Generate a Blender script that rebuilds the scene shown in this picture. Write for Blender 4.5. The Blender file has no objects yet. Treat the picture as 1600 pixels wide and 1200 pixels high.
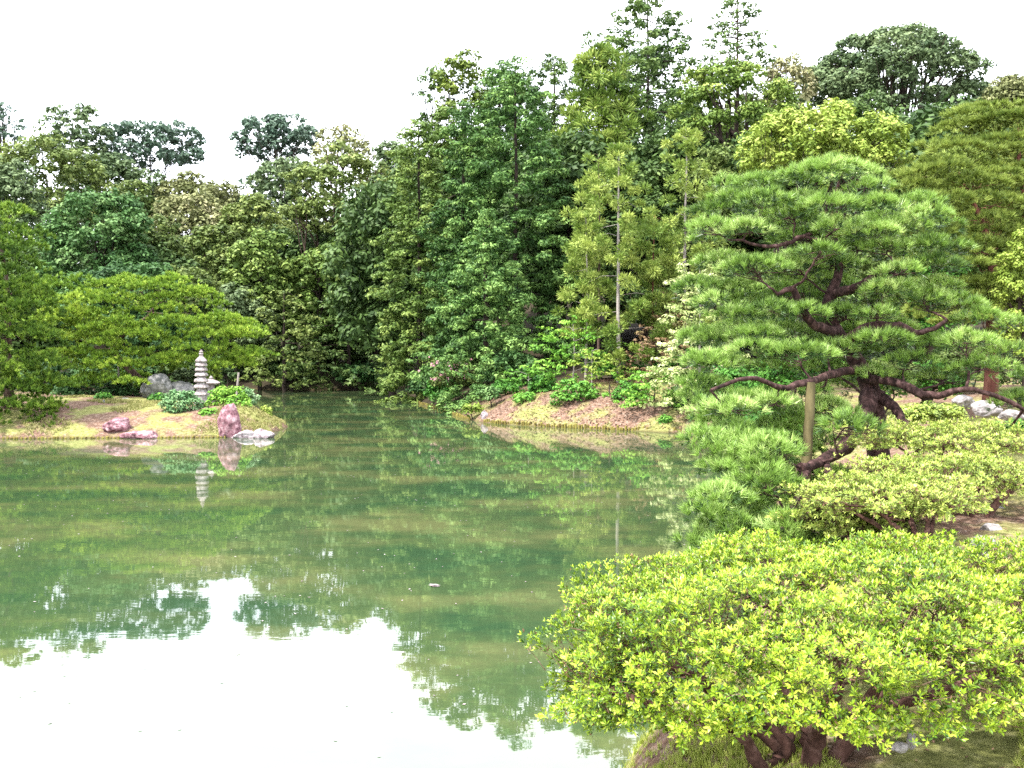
import bpy, math, random
import numpy as np
from mathutils import noise as mnoise, Vector

random.seed(7)
R0 = np.random.default_rng(7)
scene = bpy.context.scene
col = scene.collection
PI = math.pi

# ------------------------------------------------------------------ camera
F = 1500.0
CAM = np.array([0.0, 0.0, 3.0])
TH = math.atan(45.0 / F)
cd = bpy.data.cameras.new('camera')
cam = bpy.data.objects.new('camera', cd)
col.objects.link(cam)
cam.location = CAM
cam.rotation_euler = (PI / 2 - TH, 0, 0)
cd.sensor_width = 36.0
cd.lens = F / 1600.0 * 36.0
cd.clip_start = 0.05
cd.clip_end = 2000
scene.camera = cam

# ------------------------------------------------------------------ world and sun (bright thin overcast)
SUN_EL, SUN_AZ = math.radians(63), math.radians(238)     # azimuth clockwise from +Y
world = bpy.data.worlds.new("World")
scene.world = world
world.use_nodes = True
wn, wl = world.node_tree.nodes, world.node_tree.links
wn.clear()
wo = wn.new('ShaderNodeOutputWorld')
bg = wn.new('ShaderNodeBackground')
bg.inputs['Strength'].default_value = 0.13
sky = wn.new('ShaderNodeTexSky')
sky.sky_type = 'NISHITA'
sky.sun_disc = False
sky.sun_elevation = SUN_EL
sky.sun_rotation = SUN_AZ
tc = wn.new('ShaderNodeTexCoord')
mp = wn.new('ShaderNodeMapping')
mp.inputs['Scale'].default_value = (1.2, 1.2, 5.0)
cn = wn.new('ShaderNodeTexNoise')
cn.inputs['Scale'].default_value = 1.6
cn.inputs['Detail'].default_value = 5
cr = wn.new('ShaderNodeValToRGB')
cr.color_ramp.elements[0].position = 0.30
cr.color_ramp.elements[0].color = (10.6, 11.4, 12.6, 1)
cr.color_ramp.elements[1].position = 0.62
cr.color_ramp.elements[1].color = (13.0, 13.2, 13.5, 1)
mx = wn.new('ShaderNodeMix')
mx.data_type = 'RGBA'
mx.inputs[0].default_value = 0.90
wl.new(tc.outputs['Generated'], mp.inputs['Vector'])
wl.new(mp.outputs['Vector'], cn.inputs['Vector'])
wl.new(cn.outputs['Fac'], cr.inputs['Fac'])
wl.new(sky.outputs['Color'], mx.inputs[6])
wl.new(cr.outputs['Color'], mx.inputs[7])
wl.new(mx.outputs[2], bg.inputs['Color'])
wl.new(bg.outputs['Background'], wo.inputs['Surface'])

sd_ = bpy.data.lights.new('sun', 'SUN')
sd_.energy = 4.7
sd_.angle = math.radians(3)
sd_.color = (1.0, 0.96, 0.88)
sun = bpy.data.objects.new('sun', sd_)
col.objects.link(sun)
sdir = Vector((math.sin(SUN_AZ) * math.cos(SUN_EL), math.cos(SUN_AZ) * math.cos(SUN_EL), math.sin(SUN_EL)))
sun.rotation_euler = sdir.to_track_quat('Z', 'Y').to_euler()
sun.location = (0, 0, 60)

scene.view_settings.view_transform = 'Standard'
scene.view_settings.look = 'None'
scene.view_settings.exposure = 1.2
scene.view_settings.gamma = 1.0
scene.view_settings.use_curve_mapping = False
scene.render.engine = 'CYCLES'
cy = scene.cycles
cy.max_bounces = 5
cy.diffuse_bounces = 1
cy.glossy_bounces = 2
cy.transmission_bounces = 2
cy.transparent_max_bounces = 4
cy.caustics_reflective = False
cy.caustics_refractive = False
cy.use_denoising = False

# ------------------------------------------------------------------ projection helper (a pixel of the photo at a depth -> a place)
fw = np.array([0, math.cos(TH), -math.sin(TH)])
up = np.array([0, math.sin(TH), math.cos(TH)])
rt = np.array([1.0, 0, 0])


def W(px, py, d):
    return CAM + d * fw + (px - 800) / F * d * rt + (600 - py) / F * d * up


# ------------------------------------------------------------------ mesh builder
class MB:
    def __init__(s):
        s.V, s.B, s.n = [], [], 0

    def add(s, V, Fa, tint=0.5, mat=0):
        V = np.asarray(V, dtype=np.float32).reshape(-1, 3)
        Fa = np.asarray(Fa, dtype=np.int32)
        t = np.broadcast_to(np.asarray(tint, dtype=np.float32), (len(Fa),))
        s.V.append(V)
        s.B.append((Fa + s.n, t, mat))
        s.n += len(V)

    def tris(s):
        return sum(len(b[0]) * (b[0].shape[1] - 2) for b in s.B)

    def mesh(s, name, mats, origin=(0, 0, 0), smooth=False):
        me = bpy.data.meshes.new(name)
        V = np.concatenate(s.V) - np.asarray(origin, dtype=np.float32)
        me.vertices.add(len(V))
        me.vertices.foreach_set('co', V.astype(np.float32).ravel())
        li = np.concatenate([b[0].ravel() for b in s.B])
        tot = np.concatenate([np.full(len(b[0]), b[0].shape[1], dtype=np.int32) for b in s.B])
        st = np.concatenate([[0], np.cumsum(tot)[:-1]]).astype(np.int32)
        me.loops.add(len(li))
        me.loops.foreach_set('vertex_index', li)
        me.polygons.add(len(tot))
        me.polygons.foreach_set('loop_start', st)
        me.polygons.foreach_set('loop_total', tot)
        me.polygons.foreach_set('material_index', np.concatenate([np.full(len(b[0]), b[2], dtype=np.int32) for b in s.B]))
        if smooth:
            me.polygons.foreach_set('use_smooth', np.ones(len(tot), dtype=bool))
        else:
            me.polygons.foreach_set('use_smooth', np.zeros(len(tot), dtype=bool))
        a = me.attributes.new('tint', 'FLOAT', 'FACE')
        a.data.foreach_set('value', np.concatenate([b[1] for b in s.B]))
        me.update(calc_edges=True)
        for m in (mats if isinstance(mats, (list, tuple)) else [mats]):
            me.materials.append(m)
        return me

    def build(s, name, mats, parent=None, origin=(0, 0, 0), smooth=False):
        o = bpy.data.objects.new(name, s.mesh(name, mats, origin, smooth))
        col.objects.link(o)
        if parent is not None:
            o.parent = parent
        else:
            o.location = origin
        TRI[name] = TRI.get(name, 0) + s.tris()
        return o


TRI = {}


def tag(o, label=None, cat=None, group=None, kind=None):
    if label: o['label'] = label
    if cat: o['category'] = cat
    if group: o['group'] = group
    if kind: o['kind'] = kind
    return o


def empty(name, loc, label, cat, group=None):
    o = bpy.data.objects.new(name, None)
    o.empty_display_size = 0.3
    col.objects.link(o)
    o.location = loc
    return tag(o, label, cat, group)


def unit(a):
    return a / np.maximum(np.linalg.norm(a, axis=-1, keepdims=True), 1e-9)


def rdirs(rng, *sh):
    return unit(rng.normal(size=sh + (3,)))


def tube(mb, pts, rad, sides=6, tint=0.5, mat=0):
    pts = np.asarray(pts, float)
    rad = np.broadcast_to(np.asarray(rad, float), (len(pts),))
    T = unit(np.gradient(pts, axis=0))
    ref = np.array([0.31, 0.87, 0.38]) if abs(T[:, 2]).mean() > 0.6 else np.array([0.05, 0.02, 1.0])
    A = unit(np.cross(T, ref))
    B = np.cross(T, A)
    an = np.linspace(0, 2 * PI, sides, endpoint=False)
    V = pts[:, None] + rad[:, None, None] * (np.cos(an)[None, :, None] * A[:, None] + np.sin(an)[None, :, None] * B[:, None])
    n = len(pts)
    i = np.arange(n - 1)[:, None] * sides
    k = np.arange(sides)[None]
    k2 = (k + 1) % sides
    Fq = np.stack([i + k, i + k2, i + sides + k2, i + sides + k], -1).reshape(-1, 4)
    mb.add(V, Fq, tint, mat)
    mb.add(V[-1], np.array([list(range(sides))]), tint, mat)


def spline(P, n, rng=None, wob=0.0):
    P = np.asarray(P, float)
    t = np.linspace(0, len(P) - 1, n)
    Pp = np.vstack([2 * P[0] - P[1], P, 2 * P[-1] - P[-2]])
    i = np.minimum(t.astype(int), len(P) - 2)
    u = (t - i)[:, None]
    a, b, c, d = Pp[i], Pp[i + 1], Pp[i + 2], Pp[i + 3]
    o = 0.5 * ((2 * b) + (-a + c) * u + (2 * a - 5 * b + 4 * c - d) * u * u + (-a + 3 * b - 3 * c + d) * u ** 3)
    if rng is not None and wob:
        w = rng.normal(size=(n, 3)) * wob
        w[0] = w[-1] = 0
        o = o + w
    return o


# ------------------------------------------------------------------ materials
def nm(name):
    m = bpy.data.materials.new(name)
    m.use_nodes = True
    n, l = m.node_tree.nodes, m.node_tree.links
    n.clear()
    out = n.new('ShaderNodeOutputMaterial')
    return m, n, l, out


def ramp(n, stops):
    r = n.new('ShaderNodeValToRGB')
    e = r.color_ramp.elements
    while len(e) < len(stops):
        e.new(0.5)
    for k, (p, c) in enumerate(stops):
        e[k].position = p
        e[k].color = (*c, 1)
    return r


def leaf_mat(name, c0, c1, c2=None, rough=0.55, spec=0.2, trans=0.2, nscale=0.5):
    """foliage: colour runs with the leaf's own 'tint', plus broad patches of younger growth"""
    m, n, l, out = nm(name)
    at = n.new('ShaderNodeAttribute')
    at.attribute_name = 'tint'
    k = 1.3
    c0, c1, c2 = [tuple(min(0.8, v * k) for v in c) for c in (c0, c1, c2 or c1)]
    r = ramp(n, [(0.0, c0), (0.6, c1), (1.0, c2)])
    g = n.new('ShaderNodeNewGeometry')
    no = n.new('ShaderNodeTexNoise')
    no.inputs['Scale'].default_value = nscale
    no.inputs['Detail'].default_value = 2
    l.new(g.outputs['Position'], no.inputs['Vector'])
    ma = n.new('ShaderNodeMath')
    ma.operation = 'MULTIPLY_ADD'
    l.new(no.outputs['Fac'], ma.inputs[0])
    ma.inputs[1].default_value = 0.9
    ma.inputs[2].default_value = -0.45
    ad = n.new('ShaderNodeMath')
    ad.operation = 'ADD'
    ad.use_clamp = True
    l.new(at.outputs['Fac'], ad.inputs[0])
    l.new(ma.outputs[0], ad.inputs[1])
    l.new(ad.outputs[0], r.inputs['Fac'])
    p = n.new('ShaderNodeBsdfPrincipled')
    p.inputs['Roughness'].default_value = rough
    p.inputs['Specular IOR Level'].default_value = spec
    l.new(r.outputs['Color'], p.inputs['Base Color'])
    t = n.new('ShaderNodeBsdfTranslucent')
    l.new(r.outputs['Color'], t.inputs['Color'])
    mxs = n.new('ShaderNodeMixShader')
    mxs.inputs[0].default_value = trans
    l.new(p.outputs[0], mxs.inputs[1])
    l.new(t.outputs[0], mxs.inputs[2])
    l.new(mxs.outputs[0], out.inputs['Surface'])
    return m


def rough_mat(name, stops, scale=3.0, detail=8, rough=0.9, bump=0.3, stretch=(1, 1, 1), dist=0.03, spec=0.2):
    m, n, l, out = nm(name)
    g = n.new('ShaderNodeTexCoord')
    mpp = n.new('ShaderNodeMapping')
    mpp.inputs['Scale'].default_value = stretch
    l.new(g.outputs['Object'], mpp.inputs['Vector'])
    no = n.new('ShaderNodeTexNoise')
    no.inputs['Scale'].default_value = scale
    no.inputs['Detail'].default_value = detail
    no.inputs['Roughness'].default_value = 0.65
    l.new(mpp.outputs[0], no.inputs['Vector'])
    r = ramp(n, stops)
    l.new(no.outputs['Fac'], r.inputs['Fac'])
    p = n.new('ShaderNodeBsdfPrincipled')
    p.inputs['Roughness'].default_value = rough
    p.inputs['Specular IOR Level'].default_value = spec
    l.new(r.outputs['Color'], p.inputs['Base Color'])
    b = n.new('ShaderNodeBump')
    b.inputs['Strength'].default_value = bump
    b.inputs['Distance'].default_value = dist
    l.new(no.outputs['Fac'], b.inputs['Height'])
    l.new(b.outputs[0], p.inputs['Normal'])
    l.new(p.outputs[0], out.inputs['Surface'])
    return m


M = {}
M['bark'] = rough_mat('bark_brown', [(0.3, (0.03, 0.02, 0.016)), (0.55, (0.10, 0.065, 0.05)), (0.75, (0.2, 0.14, 0.12))], 9, stretch=(1, 1, 0.35), bump=0.9, dist=0.05)
M['bark_dark'] = rough_mat('bark_dark', [(0.3, (0.02, 0.015, 0.013)), (0.6, (0.06, 0.042, 0.035)), (0.8, (0.12, 0.09, 0.08))], 9, stretch=(1, 1, 0.35), bump=0.9, dist=0.04)
M['bark_pale'] = rough_mat('bark_pale', [(0.3, (0.16, 0.13, 0.115)), (0.55, (0.33, 0.29, 0.27)), (0.8, (0.5, 0.46, 0.43))], 5, stretch=(1, 1, 0.3), bump=0.5)
M['bark_red'] = rough_mat('bark_red', [(0.3, (0.06, 0.022, 0.016)), (0.55, (0.16, 0.06, 0.045)), (0.8, (0.28, 0.14, 0.11))], 5, stretch=(1, 1, 0.4), bump=0.6)
M['bark_pine'] = rough_mat('bark_pine', [(0.34, (0.012, 0.007, 0.007)), (0.52, (0.055, 0.028, 0.026)), (0.72, (0.17, 0.10, 0.095))], 14, stretch=(1, 1, 0.5), bump=1.0, dist=0.04)
M['twig'] = rough_mat('twig_brown', [(0.3, (0.035, 0.018, 0.014)), (0.5, (0.10, 0.05, 0.04)), (0.72, (0.22, 0.13, 0.11))], 12, bump=0.3)
M['stone'] = rough_mat('granite_grey', [(0.3, (0.10, 0.09, 0.09)), (0.5, (0.25, 0.23, 0.23)), (0.7, (0.46, 0.43, 0.43))], 6, bump=0.5)
M['stone_pink'] = rough_mat('rock_pink', [(0.36, (0.09, 0.04, 0.05)), (0.5, (0.26, 0.13, 0.155)), (0.66, (0.50, 0.36, 0.39))], 5, bump=0.8, dist=0.06)
M['stone_pale'] = rough_mat('rock_pale', [(0.35, (0.11, 0.075, 0.085)), (0.5, (0.34, 0.28, 0.30)), (0.66, (0.62, 0.56, 0.58))], 6, bump=0.6)
M['stone_dark'] = rough_mat('rock_grey', [(0.3, (0.05, 0.055, 0.05)), (0.5, (0.17, 0.17, 0.165)), (0.7, (0.38, 0.36, 0.37))], 4, bump=0.8, dist=0.06)
M['post'] = rough_mat('post_wood', [(0.3, (0.05, 0.045, 0.02)), (0.55, (0.14, 0.115, 0.055)), (0.8, (0.25, 0.21, 0.13))], 6, stretch=(1, 1, 0.15), bump=0.5)
M['log'] = rough_mat('mossy_log', [(0.35, (0.06, 0.04, 0.02)), (0.5, (0.19, 0.155, 0.04)), (0.68, (0.30, 0.28, 0.07))], 7, bump=0.5)
M['dead'] = leaf_mat('dead_leaf', (0.05, 0.025, 0.017), (0.14, 0.07, 0.045), (0.32, 0.20, 0.13), trans=0.1)

LG = {
 'olive':   leaf_mat('leaf_olive', (0.045, 0.075, 0.018), (0.115, 0.155, 0.038), (0.20, 0.24, 0.07)),
 'camphor': leaf_mat('leaf_deep_green', (0.02, 0.055, 0.016), (0.062, 0.135, 0.036), (0.15, 0.24, 0.085)),
 'grey':    leaf_mat('leaf_grey_green', (0.04, 0.07, 0.03), (0.105, 0.15, 0.065), (0.18, 0.23, 0.11)),
 'blue':    leaf_mat('leaf_blue_green', (0.035, 0.065, 0.045), (0.075, 0.12, 0.08), (0.13, 0.18, 0.14)),
 'tan':     leaf_mat('leaf_tan', (0.09, 0.105, 0.035), (0.19, 0.20, 0.085), (0.33, 0.30, 0.17)),
 'yellow':  leaf_mat('leaf_yellow_green', (0.09, 0.14, 0.018), (0.19, 0.26, 0.04), (0.33, 0.38, 0.09)),
 'cyp':     leaf_mat('leaf_cypress', (0.012, 0.036, 0.009), (0.054, 0.118, 0.026), (0.18, 0.29, 0.075)),
 'cypgold': leaf_mat('leaf_gold_cypress', (0.04, 0.08, 0.014), (0.095, 0.15, 0.03), (0.19, 0.25, 0.06)),
 'sugi':    leaf_mat('leaf_cedar', (0.035, 0.068, 0.012), (0.115, 0.18, 0.030), (0.28, 0.34, 0.08)),
 'fir':     leaf_mat('leaf_fir', (0.024, 0.05, 0.014), (0.07, 0.12, 0.03), (0.15, 0.21, 0.065)),
 'pine':    leaf_mat('needle_green', (0.045, 0.10, 0.012), (0.16, 0.26, 0.028), (0.36, 0.46, 0.07)),
 'pinepale':leaf_mat('needle_pale', (0.03, 0.07, 0.015), (0.20, 0.33, 0.055), (0.44, 0.55, 0.20), rough=0.4, spec=0.5, nscale=1.2),
 'pinedark':leaf_mat('needle_dark', (0.02, 0.05, 0.008), (0.085, 0.155, 0.018), (0.25, 0.35, 0.05)),
 'pinedull':leaf_mat('needle_dull', (0.05, 0.085, 0.014), (0.15, 0.20, 0.035), (0.28, 0.34, 0.08)),
 'maple':   leaf_mat('leaf_maple', (0.03, 0.10, 0.012), (0.09, 0.22, 0.025), (0.2, 0.36, 0.05)),
 'mappale': leaf_mat('leaf_pale_maple', (0.14, 0.2, 0.05), (0.30, 0.36, 0.13), (0.5, 0.52, 0.28)),
 'mapbrown':leaf_mat('leaf_bronze', (0.10, 0.06, 0.035), (0.2, 0.13, 0.07), (0.22, 0.22, 0.08)),
 'shrub':   leaf_mat('leaf_shrub', (0.02, 0.08, 0.012), (0.07, 0.19, 0.025), (0.16, 0.32, 0.05)),
 'azalea':  leaf_mat('leaf_azalea_lime', (0.03, 0.085, 0.008), (0.215, 0.32, 0.016), (0.48, 0.55, 0.07), rough=0.38, spec=0.5, trans=0.25, nscale=2.2),
 'azalea2': leaf_mat('leaf_azalea_soft', (0.09, 0.13, 0.025), (0.24, 0.315, 0.048), (0.44, 0.49, 0.12), rough=0.45, spec=0.4, nscale=2.0),
 'white':   leaf_mat('leaf_silver', (0.05, 0.13, 0.045), (0.15, 0.26, 0.11), (0.32, 0.42, 0.25)),
 'grassdry':leaf_mat('grass_dry', (0.11, 0.12, 0.035), (0.25, 0.245, 0.085), (0.42, 0.37, 0.19)),
 'grass':   leaf_mat('grass_blade', (0.15, 0.20, 0.03), (0.32, 0.38, 0.07), (0.50, 0.50, 0.17)),
}

# ------------------------------------------------------------------ terrain
P_LEFT = [(-140, 36), (-30, 34.8), (-18.5, 34.4), (-14, 34.7), (-11, 34.9), (-9.6, 35.8), (-9.15, 38.2), (-9.7, 41), (-11, 45), (-13.5, 52), (-20, 58), (-60, 64), (-140, 66)]
P_FAR = [(-160, 88), (-40, 91), (-26, 90), (-22, 84.5), (-16, 83), (-12, 85), (-10, 92), (-6, 95), (40, 95), (40, 300), (-160, 300)]
P_MAIN = [(-7.3, 66.5), (-5.45, 58.4), (-3.8, 52.3), (-2.7, 47.4), (-1.9, 44.6), (-1.3, 42.9), (0, 41.3), (1.9, 39.8), (4.1, 38.5), (6.8, 36.6), (7.7, 34), (7.2, 30), (6.5, 26),
          (5.9, 22), (5.2, 19), (4.5, 16.5), (3.9, 14.5), (3.2, 12), (2.4, 10), (1.7, 8.5), (1.0, 7), (0.55, 5.8), (0.1, 4.6), (-0.8, 3.8), (-4, 3), (-14, 2), (-60, 0), (-60, -40),
          (200, -40), (200, 300), (-4, 300), (-5, 100), (-7.5, 80)]


def sdf(P, x, y):
    P = np.array(P, float)
    Q = np.roll(P, -1, 0)
    best = np.full(x.shape, 1e9)
    inside = np.zeros(x.shape, bool)
    for (ax, ay), (bx, by) in zip(P, Q):
        ex, ey = bx - ax, by - ay
        t = np.clip(((x - ax) * ex + (y - ay) * ey) / (ex * ex + ey * ey), 0, 1)
        best = np.minimum(best, np.hypot(x - ax - t * ex, y - ay - t * ey))
        c = (ay > y) != (by > y)
        xi = ax + (y - ay) * ex / np.where(abs(ey) < 1e-9, 1e-9, ey)
        inside ^= c & (x < xi)
    return np.where(inside, best, -best)


def sstep(a, b, v):
    t = np.clip((v - a) / (b - a), 0, 1)
    return t * t * (3 - 2 * t)


def ground(x, y):
    x = np.asarray(x, float)
    y = np.asarray(y, float)
    wv = 0.06 * np.sin(x * 2.3 + 1.1 * np.sin(y * 1.7)) + 0.05 * np.sin(y * 3.1 + x)
    a, b, c = sdf(P_LEFT, x, y) + wv, sdf(P_FAR, x, y), sdf(P_MAIN, x, y) + wv

    def prof(s, H, w):
        return np.where(s > 0, 0.10 * np.clip(s / 0.05, 0, 1) + H * (1 - np.exp(-np.maximum(s, 0) / w)), np.maximum(-0.9, s * 0.6 - 0.02))
    za = prof(a, 1.15, 2.6) + np.where(a > 0, 0.42 * np.exp(-((x + 10.8) ** 2 + (y - 38.3) ** 2) / 1.6), 0)
    zb = prof(b, 1.6, 3.0) + np.where(b > 0, 0.42 * np.clip(y - 99, 0, 26), 0)
    near = 1 - sstep(9, 20, y)
    H = 1.9 * (1 - near) + (0.86 + 0.35 * (1 - sstep(1.5, 4, y))) * near
    H = H + 0.45 * sstep(8, 16, x) * near
    w = 2.6 * (1 - near) + 0.5 * near
    w = w * (1 + 1.5 * sstep(14, 24, y) * (1 - sstep(28, 36, y)))
    zc = prof(c, 1.0, 1.0) * 0 + prof(c, H, w)
    zc = zc + np.where(c > 0, 0.11 * np.clip(y - 50, 0, 36) * sstep(0, 10, c) + 0.45 * np.clip(y - 86, 0, 22) * sstep(0, 8, c), 0)
    z = np.maximum(np.maximum(za, zb), zc)
    return z + np.where(z > 0, 0.035 * np.sin(x * 1.9 + 2 * np.sin(y * .9)) * np.sin(y * 2.3), 0)


def gz(x, y):
    return float(ground(np.array([x]), np.array([y]))[0])


def build_ground():
    u = np.linspace(-1, 1, 220)
    xs = 26 * u + 130 * np.sign(u) * np.abs(u) ** 5
    v = np.linspace(0, 1, 250)
    ys = -12 + 72 * v + 240 * v ** 6
    X, Y = np.meshgrid(xs, ys)
    Z = ground(X, Y)
    Z = Z + np.where(Z > 0.08, R0.normal(size=Z.shape) * 0.006, 0)
    V = np.stack([X, Y, Z], -1).reshape(-1, 3)
    nx, ny = len(xs), len(ys)
    i = np.arange(ny - 1)[:, None] * nx + np.arange(nx - 1)[None]
    Fq = np.stack([i, i + 1, i + nx + 1, i + nx], -1).reshape(-1, 4)
    mb = MB()
    mb.add(V, Fq)
    m, n, l, out = nm('ground_moss_and_litter')
    g = n.new('ShaderNodeNewGeometry')

    def noi(sc, det=5, rg=0.6):
        t = n.new('ShaderNodeTexNoise')
        t.inputs['Scale'].default_value = sc
        t.inputs['Detail'].default_value = det
        t.inputs['Roughness'].default_value = rg
        l.new(g.outputs['Position'], t.inputs['Vector'])
        return t
    n1, n2, n3 = noi(0.55, 4), noi(9, 7, 0.75), noi(55, 3)
    litter = ramp(n, [(0.3, (0.08, 0.045, 0.03)), (0.5, (0.18, 0.11, 0.08)), (0.68, (0.38, 0.29, 0.235))])
    l.new(n2.outputs['Fac'], litter.inputs['Fac'])
    moss = ramp(n, [(0.3, (0.09, 0.10, 0.03)), (0.5, (0.22, 0.225, 0.075)), (0.7, (0.38, 0.36, 0.17))])
    l.new(n2.outputs['Fac'], moss.inputs['Fac'])
    mask = ramp(n, [(0.46, (0, 0, 0)), (0.56, (1, 1, 1))])
    l.new(n1.outputs['Fac'], mask.inputs['Fac'])
    mi = n.new('ShaderNodeMix')
    mi.data_type = 'RGBA'
    l.new(mask.outputs['Color'], mi.inputs[0])
    l.new(litter.outputs['Color'], mi.inputs[6])
    l.new(moss.outputs['Color'], mi.inputs[7])
    sep = n.new('ShaderNodeSeparateXYZ')
    l.new(g.outputs['Position'], sep.inputs[0])
    # forest floor beyond the bank: leaf mould, darkened in colour for the wood's shade
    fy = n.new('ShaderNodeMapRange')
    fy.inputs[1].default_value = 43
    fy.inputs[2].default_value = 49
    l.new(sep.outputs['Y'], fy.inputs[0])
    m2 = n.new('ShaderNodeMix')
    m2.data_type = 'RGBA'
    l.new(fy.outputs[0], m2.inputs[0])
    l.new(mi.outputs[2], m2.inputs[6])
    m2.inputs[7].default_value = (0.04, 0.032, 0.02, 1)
    # silt under the water line
    fz = n.new('ShaderNodeMapRange')
    fz.inputs[1].default_value = -0.02
    fz.inputs[2].default_value = 0.10
    l.new(sep.outputs['Z'], fz.inputs[0])
    m3 = n.new('ShaderNodeMix')
    m3.data_type = 'RGBA'
    l.new(fz.outputs[0], m3.inputs[0])
    m3.inputs[6].default_value = (0.09, 0.07, 0.035, 1)
    l.new(m2.outputs[2], m3.inputs[7])
    p = n.new('ShaderNodeBsdfPrincipled')
    p.inputs['Roughness'].default_value = 0.95
    p.inputs['Specular IOR Level'].default_value = 0.1
    l.new(m3.outputs[2], p.inputs['Base Color'])
    b = n.new('ShaderNodeBump')
    b.inputs['Strength'].default_value = 0.8
    b.inputs['Distance'].default_value = 0.03
    l.new(n3.outputs['Fac'], b.inputs['Height'])
    b2 = n.new('ShaderNodeBump')
    b2.inputs['Strength'].default_value = 0.6
    b2.inputs['Distance'].default_value = 0.08
    l.new(n2.outputs['Fac'], b2.inputs['Height'])
    l.new(b.outputs[0], b2.inputs['Normal'])
    l.new(b2.outputs[0], p.inputs['Normal'])
    l.new(p.outputs[0], out.inputs['Surface'])
    o = mb.build('ground', m, smooth=True)
    tag(o, 'mossy ground and banks strewn with reddish litter round the pond', kind='structure')


build_ground()


def build_water():
    mb = MB()
    mb.add([(-200, -60, 0), (220, -60, 0), (220, 200, 0), (-200, 200, 0)], [(0, 1, 2, 3)])
    m, n, l, out = nm('pond_water')
    g = n.new('ShaderNodeNewGeometry')

    def mapped(sx, sy):
        mpp = n.new('ShaderNodeMapping')
        mpp.inputs['Scale'].default_value = (sx, sy, 1)
        l.new(g.outputs['Position'], mpp.inputs['Vector'])
        return mpp

    def noi(mpp, sc, det=3, rg=0.5):
        t = n.new('ShaderNodeTexNoise')
        t.inputs['Scale'].default_value = sc
        t.inputs['Detail'].default_value = det
        t.inputs['Roughness'].default_value = rg
        l.new(mpp.outputs[0], t.inputs['Vector'])
        return t
    # murky body: jade green with streaks of olive silt
    a = noi(mapped(0.26, 0.40), 1.0, 7, 0.62)
    r = ramp(n, [(0.38, (0.026, 0.056, 0.026)), (0.50, (0.046, 0.072, 0.030)), (0.62, (0.092, 0.104, 0.044))])
    l.new(a.outputs['Fac'], r.inputs['Fac'])
    p = n.new('ShaderNodeBsdfPrincipled')
    l.new(r.outputs['Color'], p.inputs['Base Color'])
    p.inputs['Roughness'].default_value = 0.015
    p.inputs['IOR'].default_value = 2.2
    p.inputs['Specular IOR Level'].default_value = 0.55
    b1 = noi(mapped(1.0, 2.2), 1.3, 3, 0.5)
    b2 = noi(mapped(1.0, 1.6), 7.0, 2, 0.5)
    bb = n.new('ShaderNodeBump')
    bb.inputs['Strength'].default_value = 1.0
    bb.inputs['Distance'].default_value = 0.0007
    l.new(b1.outputs['Fac'], bb.inputs['Height'])
    bc = n.new('ShaderNodeBump')
    bc.inputs['Strength'].default_value = 1.0
    bc.inputs['Distance'].default_value = 0.00008
    l.new(b2.outputs['Fac'], bc.inputs['Height'])
    l.new(bb.outputs[0], bc.inputs['Normal'])
    l.new(bc.outputs[0], p.inputs['Normal'])
    l.new(p.outputs[0], out.inputs['Surface'])
    o = mb.build('water', m)
    tag(o, 'still murky green pond water mirroring the trees', kind='structure')


build_water()


# gravel path on the right, a sheet just over the ground
def ribbon(name, pts, width, mat, label, lift=0.025):
    c = spline([(x, y, 0) for x, y in pts], 90)[:, :2]
    T = unit(np.gradient(c, axis=0))
    Nn = np.stack([-T[:, 1], T[:, 0]], -1)
    wd = width * (1 + 0.12 * np.sin(np.linspace(0, 37, 90)) + 0.06 * np.sin(np.linspace(0, 91, 90)))
    K = 7
    rows = []
    for k in range(K):
        q = c + Nn * (wd * (k / (K - 1) - 0.5))[:, None]
        z = ground(q[:, 0], q[:, 1]) + lift - (0.03 if k in (0, K - 1) else 0)
        rows.append(np.column_stack([q, z]))
    V = np.stack(rows, 1)
    i = np.arange(89)[:, None] * K + np.arange(K - 1)[None]
    Fq = np.stack([i, i + 1, i + K + 1, i + K], -1).reshape(-1, 4)
    mb = MB()
    mb.add(V, Fq)
    o = mb.build(name, mat, smooth=True)
    tag(o, label, kind='structure')


M['path'] = rough_mat('path_gravel', [(0.3, (0.25, 0.17, 0.15)), (0.5, (0.45, 0.35, 0.33)), (0.7, (0.62, 0.55, 0.53))], 14, bump=0.6, dist=0.02)
ribbon('path', [(3.6, -3), (3.9, 3), (4.9, 6.5), (6.6, 10), (8.8, 14.5), (12.0, 20), (16, 27), (22, 36), (34, 48)], 1.3, M['path'], 'pale pinkish gravel path along the right bank')

# ------------------------------------------------------------------ foliage cores


def cards(mb, P, N, s, asp, rng, tint, T=None, mat=0):
    P, N = P.reshape(-1, 3), N.reshape(-1, 3)
    if T is None:
        T = unit(np.cross(N, rdirs(rng, len(P))))
    else:
        T = T.reshape(-1, 3)
        N = unit(N - T * (N * T).sum(-1, keepdims=True))
    B = np.cross(N, T)
    s = np.broadcast_to(np.asarray(s, float), (len(P),)) * rng.uniform(0.7, 1.25, len(P))
    h = (s * 0.5)[:, None]
    V = np.stack([P - T * h, P + B * h * asp, P + T * h, P - B * h * asp], 1)
    i = np.arange(len(P))[:, None] * 4 + np.arange(4)[None]
    mb.add(V, i, tint, mat)


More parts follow.
